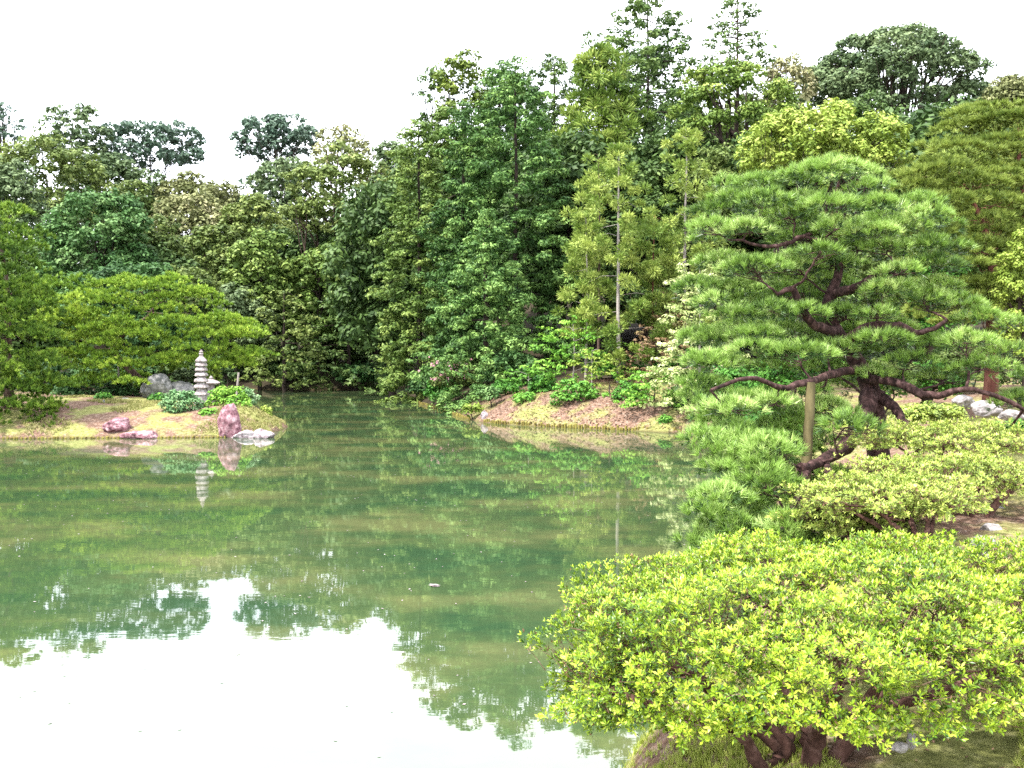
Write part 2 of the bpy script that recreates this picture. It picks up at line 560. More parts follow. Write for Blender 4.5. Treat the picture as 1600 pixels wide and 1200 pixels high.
def clumps(mb, C, r, px_leaf, rng, d, zs=0.75, mode='leaf', cover=1.7, asp=0.55, tvar=0.22, tbase=0.5, ctint=None):
    """C (n,3) clump centres, r (n,) radii: a cluster of leaves round each centre"""
    n = len(C)
    if n == 0:
        return
    s = px_leaf * d / F * 1.22
    ra = float(np.mean(r))
    m = int(np.clip(cover * PI * ra * ra * zs / (0.5 * asp * s * s), 8, 400))
    D = rdirs(rng, n, m)
    D[..., 2] = D[..., 2] * 0.85 + 0.15
    D = unit(D)
    rad = r[:, None, None] * (rng.uniform(0.35, 1.0, (n, m, 1)) ** 0.6)
    P = C[:, None] + D * rad * np.array([1, 1, zs])
    t = (ctint if ctint is not None else rng.normal(tbase, 0.17, n))
    tint = np.clip(t[:, None] + rng.normal(0, tvar * 0.5, (n, m)), 0, 1)
    if mode == 'leaf':
        N = unit(D * 0.9 + np.array([0, 0, 0.6]) + rdirs(rng, n, m) * 0.42)
        cards(mb, P, N, s, asp, rng, tint.ravel())
    else:
        T = unit(D + rdirs(rng, n, m) * 0.4 + np.array([0, 0, 0.15]))
        N = unit(np.array([0, 0, 1.0]) * 0.6 + rdirs(rng, n, m))
        cards(mb, P, N, s * 1.5, asp * 0.45, rng, tint.ravel(), T)


def keep_facing(C, N, rng, back=0.3):
    v = unit(CAM - C)
    f = (v * N).sum(-1)
    return (f > -0.25) | (rng.random(len(C)) < back)


def crown_round(mb, c, R, rng, d, lobes=26, lobe_f=0.38, cr=0.45, lpx=5.0, dens=1.0, back=0.15, zcut=-0.55, asp=0.55, cover=1.5, tb=0.5, flat=0.75):
    i = np.arange(lobes) + 0.5
    ph = np.arccos(1 - 2 * i / lobes)
    th = PI * (1 + 5 ** 0.5) * i + rng.uniform(0, 6)
    D = np.stack([np.cos(th) * np.sin(ph), np.sin(th) * np.sin(ph), np.cos(ph)], -1)
    D = unit(D + rng.normal(0, 0.16, D.shape))
    D = D[D[:, 2] > zcut]
    Rl = np.mean(R) * lobe_f * rng.uniform(0.75, 1.25, len(D))
    L = c + D * np.maximum(R - 0.85 * (Rl[:, None] + cr * 0.5) * np.array([1, 1, flat]), 0.35 * R) * rng.uniform(0.82, 1.03, (len(D), 1))
    CC, rr, tt = [], [], []
    for k in range(len(L)):
        n = max(4, int(dens * 4.4 * Rl[k] ** 2 / cr ** 2))
        q = rdirs(rng, n)
        q = q[q[:, 2] > -0.55]
        C = L[k] + q * Rl[k] * np.array([1, 1, flat]) * rng.uniform(0.75, 1.05, (len(q), 1))
        ok = keep_facing(C, unit(q * 0.5 + D[k]), rng, back)
        # drop clumps buried well inside the crown
        e = np.linalg.norm((C - c) / R, axis=-1)
        ok &= (e > 0.55) | (rng.random(len(C)) < 0.3)
        C = C[ok]
        CC.append(C)
        tt.append(np.full(len(C), rng.normal(tb, 0.1)) + rng.normal(0, 0.13, len(C)))
    C = np.concatenate(CC)
    r = rng.uniform(0.7, 1.3, len(C)) * cr
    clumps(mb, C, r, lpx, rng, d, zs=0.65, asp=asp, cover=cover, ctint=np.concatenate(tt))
    # inner leaves, larger and darker, that close the crown
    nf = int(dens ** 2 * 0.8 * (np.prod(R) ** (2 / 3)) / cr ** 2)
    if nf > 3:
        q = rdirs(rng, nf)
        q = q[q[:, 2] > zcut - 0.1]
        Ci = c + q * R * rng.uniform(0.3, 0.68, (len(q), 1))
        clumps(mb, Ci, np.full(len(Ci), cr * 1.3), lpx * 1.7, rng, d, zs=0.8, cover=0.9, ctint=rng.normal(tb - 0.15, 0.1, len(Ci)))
    return L, Rl


def crown_cone(mb, c0, H, Rb, rng, d, nb=140, cr=0.42, lpx=5.0, droop=0.25, power=0.75, mode='leaf', back=0.15, cover=1.5, tb=0.5, rough=0.2, per=5, zs=0.75, top_round=0.0, asp=0.5):
    """c0 = bottom centre of the crown; branches set spirally round the stem, each ending in clumps"""
    t = (np.arange(nb) + rng.uniform(0, 1, nb)) / nb
    t = t ** 1.05
    a = np.arange(nb) * 2.39996 + rng.uniform(0, 6) + rng.normal(0, 0.3, nb)
    pr = (1 - t) ** power
    if top_round:
        pr = np.maximum(pr, 0) * (1 - top_round) + top_round * np.sqrt(np.clip(1 - t ** 3, 0, 1))
    pr = pr * (0.75 + 0.25 * np.clip(t / 0.12, 0, 1))
    rb = Rb * pr * (1 + rng.normal(0, rough, nb)) + 0.15
    bd = np.stack([np.cos(a), np.sin(a), np.zeros(nb)], -1)
    ends = c0 + bd * rb[:, None] + np.array([0, 0, 1.0]) * (t * H - droop * rb + rng.normal(0, 0.1, nb))[:, None]
    starts = c0 + np.array([0, 0, 1.0]) * (t * H)[:, None]
    CC, rr, tt = [], [], []
    for k in range(nb):
        n = max(2, int(per * rb[k] / max(Rb, 0.1) + 1.5))
        u = 1 - rng.uniform(0, 0.7 if per > 6 else 0.55, n) * rng.uniform(0.4, 1, n)
        u[0] = 1.0
        C = starts[k] + (ends[k] - starts[k]) * u[:, None] + rng.normal(0, cr * 0.55, (n, 3)) * np.array([1, 1, 0.6])
        ok = keep_facing(C, np.broadcast_to(bd[k], C.shape), rng, back)
        CC.append(C[ok])
        tt.append(np.full(ok.sum(), rng.normal(tb, 0.12)) + rng.normal(0, 0.12, ok.sum()) + 0.15 * (u[ok] > 0.95))
    C = np.concatenate(CC)
    r = rng.uniform(0.65, 1.3, len(C)) * cr
    clumps(mb, C, r, lpx, rng, d, zs=zs, mode=mode, cover=cover, ctint=np.concatenate(tt), asp=asp)
    return starts, ends


def tufts(mb, P, N, k, L, w, rng, spread=0.75, tint=None, tvar=0.12):
    """pine tufts: k needles fanning out of each point round its normal"""
    n = len(P)
    D = unit(N[:, None] + rdirs(rng, n, k) * spread)
    ln = L * rng.uniform(0.65, 1.15, (n, k, 1))
    S = unit(np.cross(D, rdirs(rng, n, k)))
    b = P[:, None] + rng.normal(0, L * 0.08, (n, k, 3))
    V = np.stack([b - S * w * 0.5, b + S * w * 0.5, b + D * ln], 2).reshape(-1, 3)
    i = np.arange(n * k)[:, None] * 3 + np.arange(3)[None]
    t = (rng.normal(0.5, 0.18, n) if tint is None else tint)[:, None] + rng.normal(0, tvar, (n, k))
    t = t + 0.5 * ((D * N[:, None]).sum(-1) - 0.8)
    mb.add(V, i, np.clip(t, 0, 1).ravel())


def pad_points(c, rx, ry, rz, n, rng):
    a = rng.uniform(0, 2 * PI, n)
    lob = 1 + 0.16 * np.sin(3 * a + rng.uniform(0, 6)) + 0.12 * np.sin(5 * a + rng.uniform(0, 6))
    q = np.sqrt(rng.uniform(0, 1, n))
    x, y = q * np.cos(a) * lob, q * np.sin(a) * lob
    lump = 0.28 * np.sin(x * 5.1 + c[0] * 3) * np.sin(y * 4.3 + c[1])
    z = (1 - q ** 2.4) * (1 + lump) - 0.25 * q
    P = c + np.stack([x * rx, y * ry, z * rz * rng.uniform(0.72, 1.08, n) + (z * 0 - 0.2 * rz)], -1)
    N = unit(np.stack([x * 0.85, y * 0.85, np.full(n, 0.75)], -1))
    return P, N


def make_pine(label, pads, trunk, trad, lmat, bmat, rng, L, w, k, dens, group=None, name='pine_tree', twigs=True, split=True, attach_lo=0.2, cat='pine tree', brad=1.0, spread=0.75, limbs=()):
    """pads: rows (centre, rx, ry, rz).  Every pad is one needle_pad part, every limb one branch part"""
    base = np.array([trunk[0][0], trunk[0][1], gz(trunk[0][0], trunk[0][1])])
    root = empty(name, base, label, cat, group)
    tp = spline(trunk, 26, rng, 0.02 * trad)
    tr = np.interp(np.linspace(0, 1, 26), [0, 0.06, 0.5, 1], [1.45 * trad, trad, 0.62 * trad, 0.12 * trad])
    mb = MB()
    tp[0, 2] = base[2] - 0.25
    tube(mb, tp, tr, 12)
    mb.build('trunk', bmat, root, base, smooth=True)
    allp = MB()
    sk, skr = list(tp[int(attach_lo * 26):25]), list(tr[int(attach_lo * 26):25] * 0.8)
    for pts, ra, rb in limbs:
        mb = MB()
        p = spline(pts, 18, rng, 0.012)
        rr = np.linspace(ra, rb, 18) * (1 + rng.normal(0, 0.06, 18))
        tube(mb, p, rr, 9)
        mb.build('branch', bmat, root, base, smooth=True)
        sk += list(p[4:])
        skr += list(rr[4:])
    hx = np.array([np.min(np.linalg.norm(np.array(sk) - np.asarray(p_[0]), axis=1)) for p_ in pads])
    pads = [pads[i] for i in np.argsort(hx)]
    for (c, rx, ry, rz) in pads:
        c = np.asarray(c, float)
        n = max(6, int(dens * PI * rx * ry))
        P, N = pad_points(c, rx, ry, rz, n, rng)
        mb = MB()
        t0 = rng.normal(0.5, 0.1)
        tint = np.clip(t0 + rng.normal(0, 0.13, len(P)), 0, 1)
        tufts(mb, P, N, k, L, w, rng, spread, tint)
        if L < 0.16:      # old needles kept under each pad, coloured dark for its shaded underside
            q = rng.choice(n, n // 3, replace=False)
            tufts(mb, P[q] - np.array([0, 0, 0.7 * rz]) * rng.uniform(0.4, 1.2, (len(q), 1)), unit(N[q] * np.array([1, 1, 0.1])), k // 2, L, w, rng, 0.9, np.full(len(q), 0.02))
        if split:
            tag(mb.build('needle_pad', lmat, root, base), kind='stuff')
        else:
            for V_, (Fa, tt, mm) in zip(mb.V, mb.B):
                allp.add(V_, Fa, tt, 0)
        # limb
        e = c + np.array([0, 0, -0.3 * rz])
        S_ = np.array(sk)
        dv = np.linalg.norm(S_ - e, axis=1)
        cost = dv + 1.2 * np.maximum(0, S_[:, 2] - e[2] + 0.15 * dv)
        j = int(np.argmin(cost))
        a = S_[j]
        dist = max(dv[j], 0.05)
        mid1 = a + (e - a) * 0.35 + np.array([0, 0, -0.06 * dist]) + rng.normal(0, 0.08 * dist, 3)
        mid2 = a + (e - a) * 0.7 + np.array([0, 0, -0.05 * dist]) + rng.normal(0, 0.07 * dist, 3)
        bp = spline([a, mid1, mid2, e], 12, rng, 0.01 * dist)
        r0 = min(skr[j] * 0.8, (0.022 + 0.014 * dist) * brad * max(1.0, trad / 0.24))
        sk += list(bp[3:])
        skr += list(np.linspace(r0, r0 * 0.4, 12)[3:])
        mb2 = MB()
        tube(mb2, bp, np.linspace(r0, r0 * 0.35, 12), 7 if L < 0.16 else 4)
        if twigs:
            nt = (7 if trad > 0.185 and L < 0.16 else 3) if split else 3
            for q in rng.choice(len(P), min(nt * 2, len(P)), replace=False):
                s0 = bp[rng.integers(7, 12)]
                tgt = P[q] - np.array([0, 0, 0.05])
                m_ = (s0 + tgt) / 2 + rng.normal(0, 0.06 * rx, 3) - np.array([0, 0, 0.1 * rz])
                tube(mb2, spline([s0, m_, tgt], 5), np.linspace(r0 * 0.3, r0 * 0.1, 5), 4)
        if split:
            mb2.build('branch', bmat, root, base, smooth=True)
        else:
            for V_, (Fa, tt, mm) in zip(mb2.V, mb2.B):
                allp.add(V_, Fa, tt, 1)
    if not split:
        allp.build('crown', [lmat, bmat], root, base)
    return root


def auto_pads(outline, d, bulge, rows, pw, ph, rng, both=True):
    """pads filling a crown whose outline (photo pixels) is a real, rounded volume about d metres away"""
    O = np.array(outline, float)
    y0, y1 = O[:, 1].min(), O[:, 1].max()
    out = []
    Q = np.roll(O, -1, 0)
    for r in range(rows):
        y = y0 + (r + 0.6) * (y1 - y0) / rows
        xs = []
        for a, b in zip(O, Q):
            if (a[1] > y) != (b[1] > y):
                xs.append(a[0] + (y - a[1]) * (b[0] - a[0]) / (b[1] - a[1]))
        if len(xs) < 2:
            continue
        xa, xb = min(xs), max(xs)
        n = max(1, int(round((xb - xa) / (pw * 1.25))))
        cx, hw = (xa + xb) / 2, (xb - xa) / 2 + 1
        for layer in ((0, 1) if both else (0,)):
            for k in range(n + (1 if layer else 0)):
                x = xa + (k + (0.5 if not layer else 0.0)) * (xb - xa) / n + rng.normal(0, pw * 0.18)
                x = min(max(x, xa + pw * 0.45), xb - pw * 0.45)
                u = abs(x - cx) / hw
                dd = d - bulge * math.sqrt(max(0.02, 1 - u * u)) * (rng.uniform(0.55, 1.0) if not layer else rng.uniform(-0.5, 0.35))
                s = dd / F
                yj = min(max(y + rng.normal(0, 0.42 * (y1 - y0) / rows), y0 + ph), y1 - 2)
                c = W(x, yj, dd)
                rx = pw * s * rng.uniform(0.6, 1.35)
                out.append((c, rx, rx * rng.uniform(0.7, 1.0), ph * s * rng.uniform(0.8, 1.7)))
    return out


# ------------------------------------------------------------------ generic forest tree
seed = [100]


def grow_stem(mb, base, top, r, rng, lean=0.0, n=12, sides=8):
    mid = (base + top) / 2 + np.array([rng.normal(0, lean), rng.normal(0, lean), 0])
    p = spline([base - np.array([0, 0, 0.4]), base, mid, top], n, rng, r * 0.12)
    tube(mb, p, np.interp(np.linspace(0, 1, n), [0, 0.25, 1], [r * 1.35, r, r * 0.22]), sides)
    return p


def forest_tree(kind, label, px, top, bot, hw, d, lm, bark='bark_dark', trunk_px=None, tr=0.22, name=None, cat='tree', group=None, base_z=None, limbs=8, dr=None, **kw):
    seed[0] += 1
    rng = np.random.default_rng(seed[0])
    c = W(px, (top + bot) / 2, d)
    R = np.array([hw * d / F, (dr or 0.8) * hw * d / F, (bot - top) / 2 * d / F])
    bx = W(trunk_px if trunk_px is not None else px, (top + bot) / 2, d)
    z = gz(bx[0], bx[1])
    base = np.array([bx[0], bx[1], z])
    root = empty(name or 'broadleaf_tree', base, label, cat, group)
    tb, cb = MB(), MB()
    if kind == 'round':
        L, Rl = crown_round(cb, c, R, rng, d, **kw)
        tops = c + np.array([0, 0, R[2] * 0.25])
        if z < c[2] - R[2] * 0.3:
            p = grow_stem(tb, base, tops, tr, rng, lean=0.15)
        else:
            p = grow_stem(tb, base, base + np.array([0, 0, R[2]]), tr, rng)
        sel = rng.permutation(len(L))[:limbs]
        for j in sel:
            k = rng.integers(max(2, int(len(p) * 0.55)), len(p) - 1)
            m_ = (p[k] + L[j]) / 2 + rng.normal(0, 0.08 * R[0], 3)
            q = spline([p[k], m_, L[j] + np.array([0, 0, Rl[j] * 0.3])], 7, rng, 0.02 * R[0])
            tube(tb, q, np.linspace(tr * 0.5, tr * 0.1, 7), 5)
            for _ in range(3):
                e = L[j] + rdirs(rng, 1)[0] * Rl[j] * 0.9
                tube(tb, spline([q[3 + _], (q[3 + _] + e) / 2 + rng.normal(0, .1 * Rl[j], 3), e], 5), np.linspace(tr * 0.2, tr * 0.05, 5), 4)
    elif kind == 'cone':
        c0 = W(px, bot, d)
        H = (bot - top) * d / F
        S, E = crown_cone(cb, c0, H, R[0], rng, d, **kw)
        p = grow_stem(tb, base, c0 + np.array([0, 0, H * 0.97]), tr, rng, lean=0.05, n=16)
        for j in rng.permutation(len(E))[:limbs]:
            tube(tb, spline([S[j] - np.array([0, 0, 0.1]), (S[j] + E[j]) / 2 + np.array([0, 0, 0.05]), E[j]], 5), np.linspace(tr * 0.25, tr * 0.06, 5), 4)
    if tb.n:
        tb.build('trunk', M[bark], root, base, smooth=True)
    cb.build('crown', LG[lm], root, base)
    return root


T = forest_tree
# ---- the far shore and the wood on the left, farthest first
T('round', 'airy bluish oak against the white sky, second crown from the left edge', 235, 182, 290, 100, 112, 'blue', lpx=5.2, lobes=44, lobe_f=0.22, cr=0.45, dens=0.8, cover=1.4, back=0.7, limbs=26, tr=0.14, cat='oak tree', dr=0.6)
T('round', 'tall pale grey green tree whose leafy top is second from left on the skyline', 112, 155, 275, 62, 108, 'grey', lpx=5.5, lobes=34, lobe_f=0.27, cr=0.5, dens=0.9, cover=1.5, limbs=14, tr=0.16, dr=0.6)
T('round', 'dark thin topped tree poking up at the left edge of the skyline', 8, 148, 260, 36, 115, 'blue', lpx=5.5, lobes=26, lobe_f=0.34, cr=0.6, dens=0.5, cover=1.0, limbs=10, tr=0.3)
T('round', 'lone dark bluish leaning tree standing apart in the white sky above the far wood', 432, 174, 262, 76, 125, 'blue', lpx=5.2, lobes=44, lobe_f=0.22, cr=0.5, dens=0.9, cover=1.4, back=0.7, limbs=22, tr=0.2, dr=0.6, trunk_px=470, bark='bark_dark', zcut=-0.8)
T('round', 'small dark tree between the lone leaning tree and the rounded olive crowns', 395, 268, 370, 38, 118, 'blue', lpx=5.5, lobes=24, lobe_f=0.36, cr=0.6, dens=0.6, cover=1.1)
T('round', 'tan budding crown just behind the big flat topped tree of the far shore', 535, 192, 290, 52, 112, 'tan', lpx=5.5, lobes=22, lobe_f=0.4, cr=0.6, dens=0.7, cover=1.1)
T('round', 'grey green tree on the skyline left of the tall golden cypress', 622, 208, 400, 48, 104, 'grey', lpx=5.5, lobes=34, cr=0.6, dens=0.9)
T('round', 'broad olive grey oak filling the upper left corner of the wood', 75, 195, 430, 105, 92, 'olive', lpx=5.5, lobes=46, lobe_f=0.26, cr=0.6, dens=0.9)
T('round', 'grey green oak low at the left edge behind the clipped shore pine', 5, 230, 520, 75, 84, 'grey', lpx=5.5, lobes=40, lobe_f=0.28, cr=0.55, dens=0.9)
T('round', 'brownish rounded crown at the notch of the skyline above the yellow green crown', 305, 268, 390, 78, 106, 'tan', lpx=5.5, lobes=30, lobe_f=0.36, cr=0.6, tb=0.25)
T('round', 'dark olive crown left of the yellow green crown under the skyline notch', 205, 282, 420, 66, 100, 'olive', lpx=5.5, lobes=30, lobe_f=0.34, cr=0.6, tb=0.3)
T('round', 'yellow green rounded crown in the middle of the far left wood', 305, 297, 400, 74, 96, 'tan', lpx=5.5, lobes=28, lobe_f=0.36, cr=0.6, tb=0.42)
T('round', 'grey green dome below the yellow green crown in the far left wood', 330, 346, 520, 68, 90, 'olive', lpx=5.5, lobes=34, lobe_f=0.34, cr=0.55, tb=0.35)
T('round', 'dense deep green camphor tree, darkest crown of the left wood', 150, 280, 540, 98, 76, 'camphor', lpx=5.2, lobes=44, lobe_f=0.3, cr=0.5, tb=0.5, cat='camphor tree')
T('round', 'small dark crown tucked between the camphor tree and the grey green dome', 240, 330, 520, 58, 80, 'olive', lpx=5.2, lobes=30, lobe_f=0.3, cr=0.5, tb=0.25)
T('round', 'small olive crown low behind the spreading bright pine of the islet', 295, 408, 560, 62, 72, 'olive', lpx=5.2, lobes=30, lobe_f=0.34, cr=0.45, tb=0.3)

rg = np.random.default_rng(5)
# big flat topped tree of the far shore, in layers with a forked trunk
T('round', 'big layered flat topped tree on the far shore with a forked grey trunk', 532, 226, 400, 102, 90, 'olive', lpx=5.2, lobes=46, lobe_f=0.27, cr=0.5, flat=0.42, tb=0.6, tr=0.4, limbs=16, name='layered_tree', bark='bark', zcut=-0.75, dens=0.85, trunk_px=522)
rg = np.random.default_rng(5)
T('round', 'light green open crown left of the big layered flat topped tree', 395, 300, 440, 62, 94, 'olive', lpx=5.5, lobes=30, lobe_f=0.32, cr=0.5, tb=0.7)
T('round', 'yellowish green broad crown at the middle height of the far shore', 405, 352, 520, 66, 84, 'cypgold', lpx=5.4, lobes=34, lobe_f=0.32, cr=0.5, tb=0.62)
T('round', 'dull green tree under the forked trunk of the big layered tree', 500, 372, 600, 82, 86, 'cypgold', lpx=5.4, lobes=44, lobe_f=0.28, cr=0.5, tb=0.5)
T('round', 'deep green tree hard left of the golden cypress at the head of the inlet', 585, 360, 600, 62, 88, 'fir', lpx=5.4, lobes=40, lobe_f=0.3, cr=0.55, tb=0.5)
T('round', 'pale green leafy tree right behind the spreading bright pine', 372, 432, 600, 62, 82, 'grey', lpx=5.2, lobes=36, lobe_f=0.3, cr=0.45, tb=0.7)
T('cone', 'layered light green maple leaning over the far waterline', 445, 452, 600, 66, 80, 'olive', lpx=5.2, nb=120, cr=0.4, droop=0.12, power=0.45, zs=0.4, tb=0.45, rough=0.25, name='maple_tree', cat='maple tree')
T('cone', 'dark green spreading tree over the dark head of the inlet', 545, 430, 606, 66, 84, 'fir', lpx=5.2, nb=120, cr=0.45, droop=0.1, power=0.4, zs=0.42, tb=0.55, rough=0.25)
T('round', 'low dark bush at the far waterline below the light green maple', 455, 560, 612, 42, 82, 'fir', lpx=5, lobes=20, cr=0.35, name='bush', cat='bush')
T('round', 'low dark bush at the head of the inlet beside the golden cypress', 560, 565, 612, 48, 83, 'camphor', lpx=5, lobes=20, cr=0.35, name='bush', cat='bush', tb=0.3)
T('round', 'dark bush at the water where the inlet bends behind the golden cypress', 615, 540, 612, 30, 72, 'fir', lpx=5, lobes=20, cr=0.35, name='bush', cat='bush', tb=0.4)

T('round', 'shaded thicket at the far waterline beyond the leaning pale post', 400, 520, 610, 60, 93, 'fir', lpx=5, lobes=30, cr=0.5, name='bush', cat='bush', tb=0.3)
T('round', 'dark thicket closing the far shore under the deep green tree', 510, 500, 612, 70, 92, 'fir', lpx=5, lobes=30, cr=0.5, name='bush', cat='bush', tb=0.25)
T('round', 'darkest thicket at the very end of the inlet beside the golden cypress', 595, 480, 612, 60, 96, 'fir', lpx=5, lobes=30, cr=0.5, name='bush', cat='bush', tb=0.2)
T('round', 'shaded broadleaf rising behind the spreading bright pine', 200, 400, 600, 120, 70, 'camphor', lpx=5.2, lobes=40, lobe_f=0.3, cr=0.5, tb=0.2)

# ---- the tall wood on the promontory
T('round', 'dark tree rising behind the tall central cypress up to the skyline', 800, 112, 520, 105, 82, 'fir', lpx=5.6, lobes=50, lobe_f=0.25, cr=0.6, tb=0.4)
T('round', 'dark broad crown backing the see-through top of the tall dark fir', 1020, 62, 460, 92, 83, 'fir', lpx=5.6, lobes=46, lobe_f=0.25, cr=0.6, tb=0.4)
T('round', 'olive crown low behind the yellowish open pine', 1165, 128, 460, 105, 80, 'olive', lpx=5.6, lobes=46, lobe_f=0.25, cr=0.6, tb=0.4)
T('round', 'olive crown under the golden cypress top, seen left of it', 640, 225, 520, 60, 78, 'cypgold', lpx=5.6, lobes=36, lobe_f=0.28, cr=0.5, tb=0.45)
T('round', 'grey green canopy under the lone leaning tree', 448, 236, 430, 78, 108, 'grey', lpx=5.6, lobes=36, lobe_f=0.3, cr=0.5, tb=0.5)
T('round', 'grey green canopy under the airy bluish oak', 180, 236, 430, 92, 105, 'grey', lpx=5.6, lobes=36, lobe_f=0.3, cr=0.5, tb=0.4)
T('round', 'wispy pine top highest at the left end of the tall wood', 722, 80, 215, 52, 74, 'pinedull', lpx=5.0, lobes=28, lobe_f=0.28, cr=0.45, dens=0.8, cover=1.5, back=0.6, limbs=14, tr=0.13, flat=0.5, name='pine_tree', cat='pine tree', tb=0.35)
T('round', 'thin wispy crown leaning out left of the wispy pine top', 675, 95, 225, 30, 76, 'fir', lpx=5.0, lobes=20, lobe_f=0.3, cr=0.4, dens=0.55, cover=1.3, back=0.6, limbs=10, tr=0.1, flat=0.5)
T('round', 'fading reddish tinged tree under the wispy pine top', 700, 165, 330, 50, 70, 'cypgold', lpx=5.4, lobes=26, cr=0.45, tb=0.6)
T('cone', 'thin green fir with ragged tip between the wispy pine and the tall green cypress', 780, 96, 420, 62, 68, 'cyp', lpx=5.2, nb=190, cr=0.42, power=0.5, tb=0.5, rough=0.4, cat='fir tree', name='fir_tree', per=7, zs=0.5, droop=0.38, asp=0.42, cover=1.6)
T('cone', 'thin dark ragged tree right behind the tall green cypress', 866, 92, 440, 74, 69, 'fir', lpx=5.2, nb=200, cr=0.42, power=0.45, tb=0.5, rough=0.4, name='fir_tree', cat='fir tree', per=7, zs=0.5, droop=0.15, asp=0.42, cover=1.6)
T('cone', 'golden green cypress at the left end of the tall wood, down to the water', 655, 190, 622, 66, 62, 'cypgold', lpx=5, nb=210, cr=0.42, droop=0.38, power=0.6, tb=0.5, rough=0.2, top_round=0.3, name='cypress_tree', cat='cypress', zs=0.5, per=9, asp=0.42, cover=1.6)
T('cone', 'tall deep green cypress with tiered sprays in the centre of the wood', 805, 100, 600, 104, 57, 'cyp', lpx=5, nb=290, cr=0.42, droop=0.38, power=0.6, tb=0.5, rough=0.28, name='cypress_tree', cat='cypress', per=9, top_round=0.25, zs=0.5, asp=0.42, cover=1.6)
T('cone', 'green cypress filling the space between the golden one and the tall central one', 726, 165, 615, 58, 57, 'cyp', lpx=5, nb=190, cr=0.42, droop=0.38, power=0.6, tb=0.5, rough=0.28, name='cypress_tree', cat='cypress', top_round=0.15, per=9, zs=0.5, asp=0.42, cover=1.6)
T('cone', 'lower bright tipped cypress in front of the central one, above the pink flowered shrub', 760, 330, 620, 78, 50, 'cyp', lpx=5, nb=170, cr=0.32, droop=0.38, power=0.7, tb=0.62, rough=0.28, name='cypress_tree', cat='cypress', per=9, top_round=0.1, zs=0.5, asp=0.42, cover=1.6)
T('cone', 'rounded yellowish cedar with heavy tiers on the skyline of the wood', 935, 72, 380, 70, 66, 'sugi', lpx=6.0, nb=110, cr=0.75, droop=0.3, power=0.7, mode='blade', cover=1.8, tb=0.5, rough=0.12, top_round=0.5, name='cedar_tree', cat='cedar', zs=0.7)
T('cone', 'tall dark fir with see-through top, highest at the right of the wood', 1010, -8, 440, 112, 70, 'fir', lpx=5.2, nb=330, cr=0.42, droop=0.15, power=0.36, tb=0.5, rough=0.3, per=8, cover=1.9, name='fir_tree', cat='fir tree', zs=0.45, limbs=60, tr=0.22)
T('cone', 'narrow sparse fir whose tip meets the top edge of the photo', 1152, -12, 110, 48, 76, 'fir', lpx=5.2, nb=80, cr=0.42, droop=0.1, power=0.4, tb=0.5, rough=0.12, name='fir_tree', cat='fir tree', zs=0.5, limbs=50, per=3, cover=1.2, bark='bark')
T('round', 'pale tan budding tree behind the yellow green maple on the right skyline', 1235, 78, 230, 46, 78, 'tan', lpx=5.2, lobes=28, cr=0.5, dens=0.7, tb=0.75)
T('round', 'yellowish open pine between the dark fir and the umbrella topped tree', 1150, 88, 270, 108, 60, 'sugi', lpx=5.0, lobes=56, lobe_f=0.25, cr=0.4, flat=0.45, tb=0.5, tr=0.25, limbs=20, name='pine_tree', cat='pine tree', zcut=-0.5, dens=0.85)
T('round', 'dark green broadleaf filling the wood behind the slim cedars', 1010, 260, 600, 90, 60, 'fir', lpx=5.2, lobes=46, lobe_f=0.28, cr=0.5, tb=0.35)
T('round', 'deep green tree mass behind the pale trunk near the black pine', 1120, 230, 560, 70, 56, 'olive', lpx=5.2, lobes=40, lobe_f=0.3, cr=0.5, tb=0.35)
T('round', 'dark green tree behind the slim cedar nearest the central cypress', 880, 240, 600, 70, 60, 'fir', lpx=5.2, lobes=46, lobe_f=0.28, cr=0.5, tb=0.35)

# slim cedars with pale bare trunks
for (px, top, bot, hw, d, ty, lb, bk, tr) in [
    (966, 226, 560, 46, 44.5, 640, 'slim cedar with the straightest and brightest pale trunk, pompon foliage all the way up', 'bark_pale', 0.12),
    (915, 335, 520, 30, 46, 612, 'slim cedar left of the brightest trunk, with a thinner pale stem', 'bark_pale', 0.09),
    (1072, 205, 520, 40, 47, 600, 'slim cedar with yellow pompons, standing nearest to the black pine', 'bark_pale', 0.12),
    (1022, 330, 520, 28, 46, 620, 'slim reddish stemmed cedar between the two tallest slim cedars', 'bark_red', 0.08),
    (935, 240, 420, 34, 50, 600, 'slim cedar half hidden behind the brightest pale trunk', 'bark', 0.1)]:
    rng = np.random.default_rng(px)
    bp = W(px, ty, d)
    base = np.array([bp[0], bp[1], gz(bp[0], bp[1])])
    root = empty('cedar_tree', base, lb, 'cedar', None)
    tb_, cb_ = MB(), MB()
    H = (bot - top) * d / F
    c0 = W(px, bot, d)
    S, E = crown_cone(cb_, c0, H, hw * d / F, rng, d, nb=int(H * 4.6), cr=0.36, lpx=4.6, droop=0.1, power=0.45, mode='blade', tb=0.66, rough=0.4, per=1.7, zs=0.8, top_round=0.3, back=0.6, cover=2.6)
    grow_stem(tb_, base, c0 + np.array([0, 0, H * 0.96]), tr, rng, lean=0.05, n=16)
    for j in range(0, len(E), 2):
        tube(tb_, [S[j], (S[j] + E[j]) / 2 + np.array([0, 0, 0.12 + rng.normal(0, 0.08)]), E[j]], [tr * 0.12, tr * 0.08, tr * 0.03], 3)
    tb_.build('trunk', M[bk], root, base, smooth=True)
    cb_.build('crown', LG['sugi'], root, base)

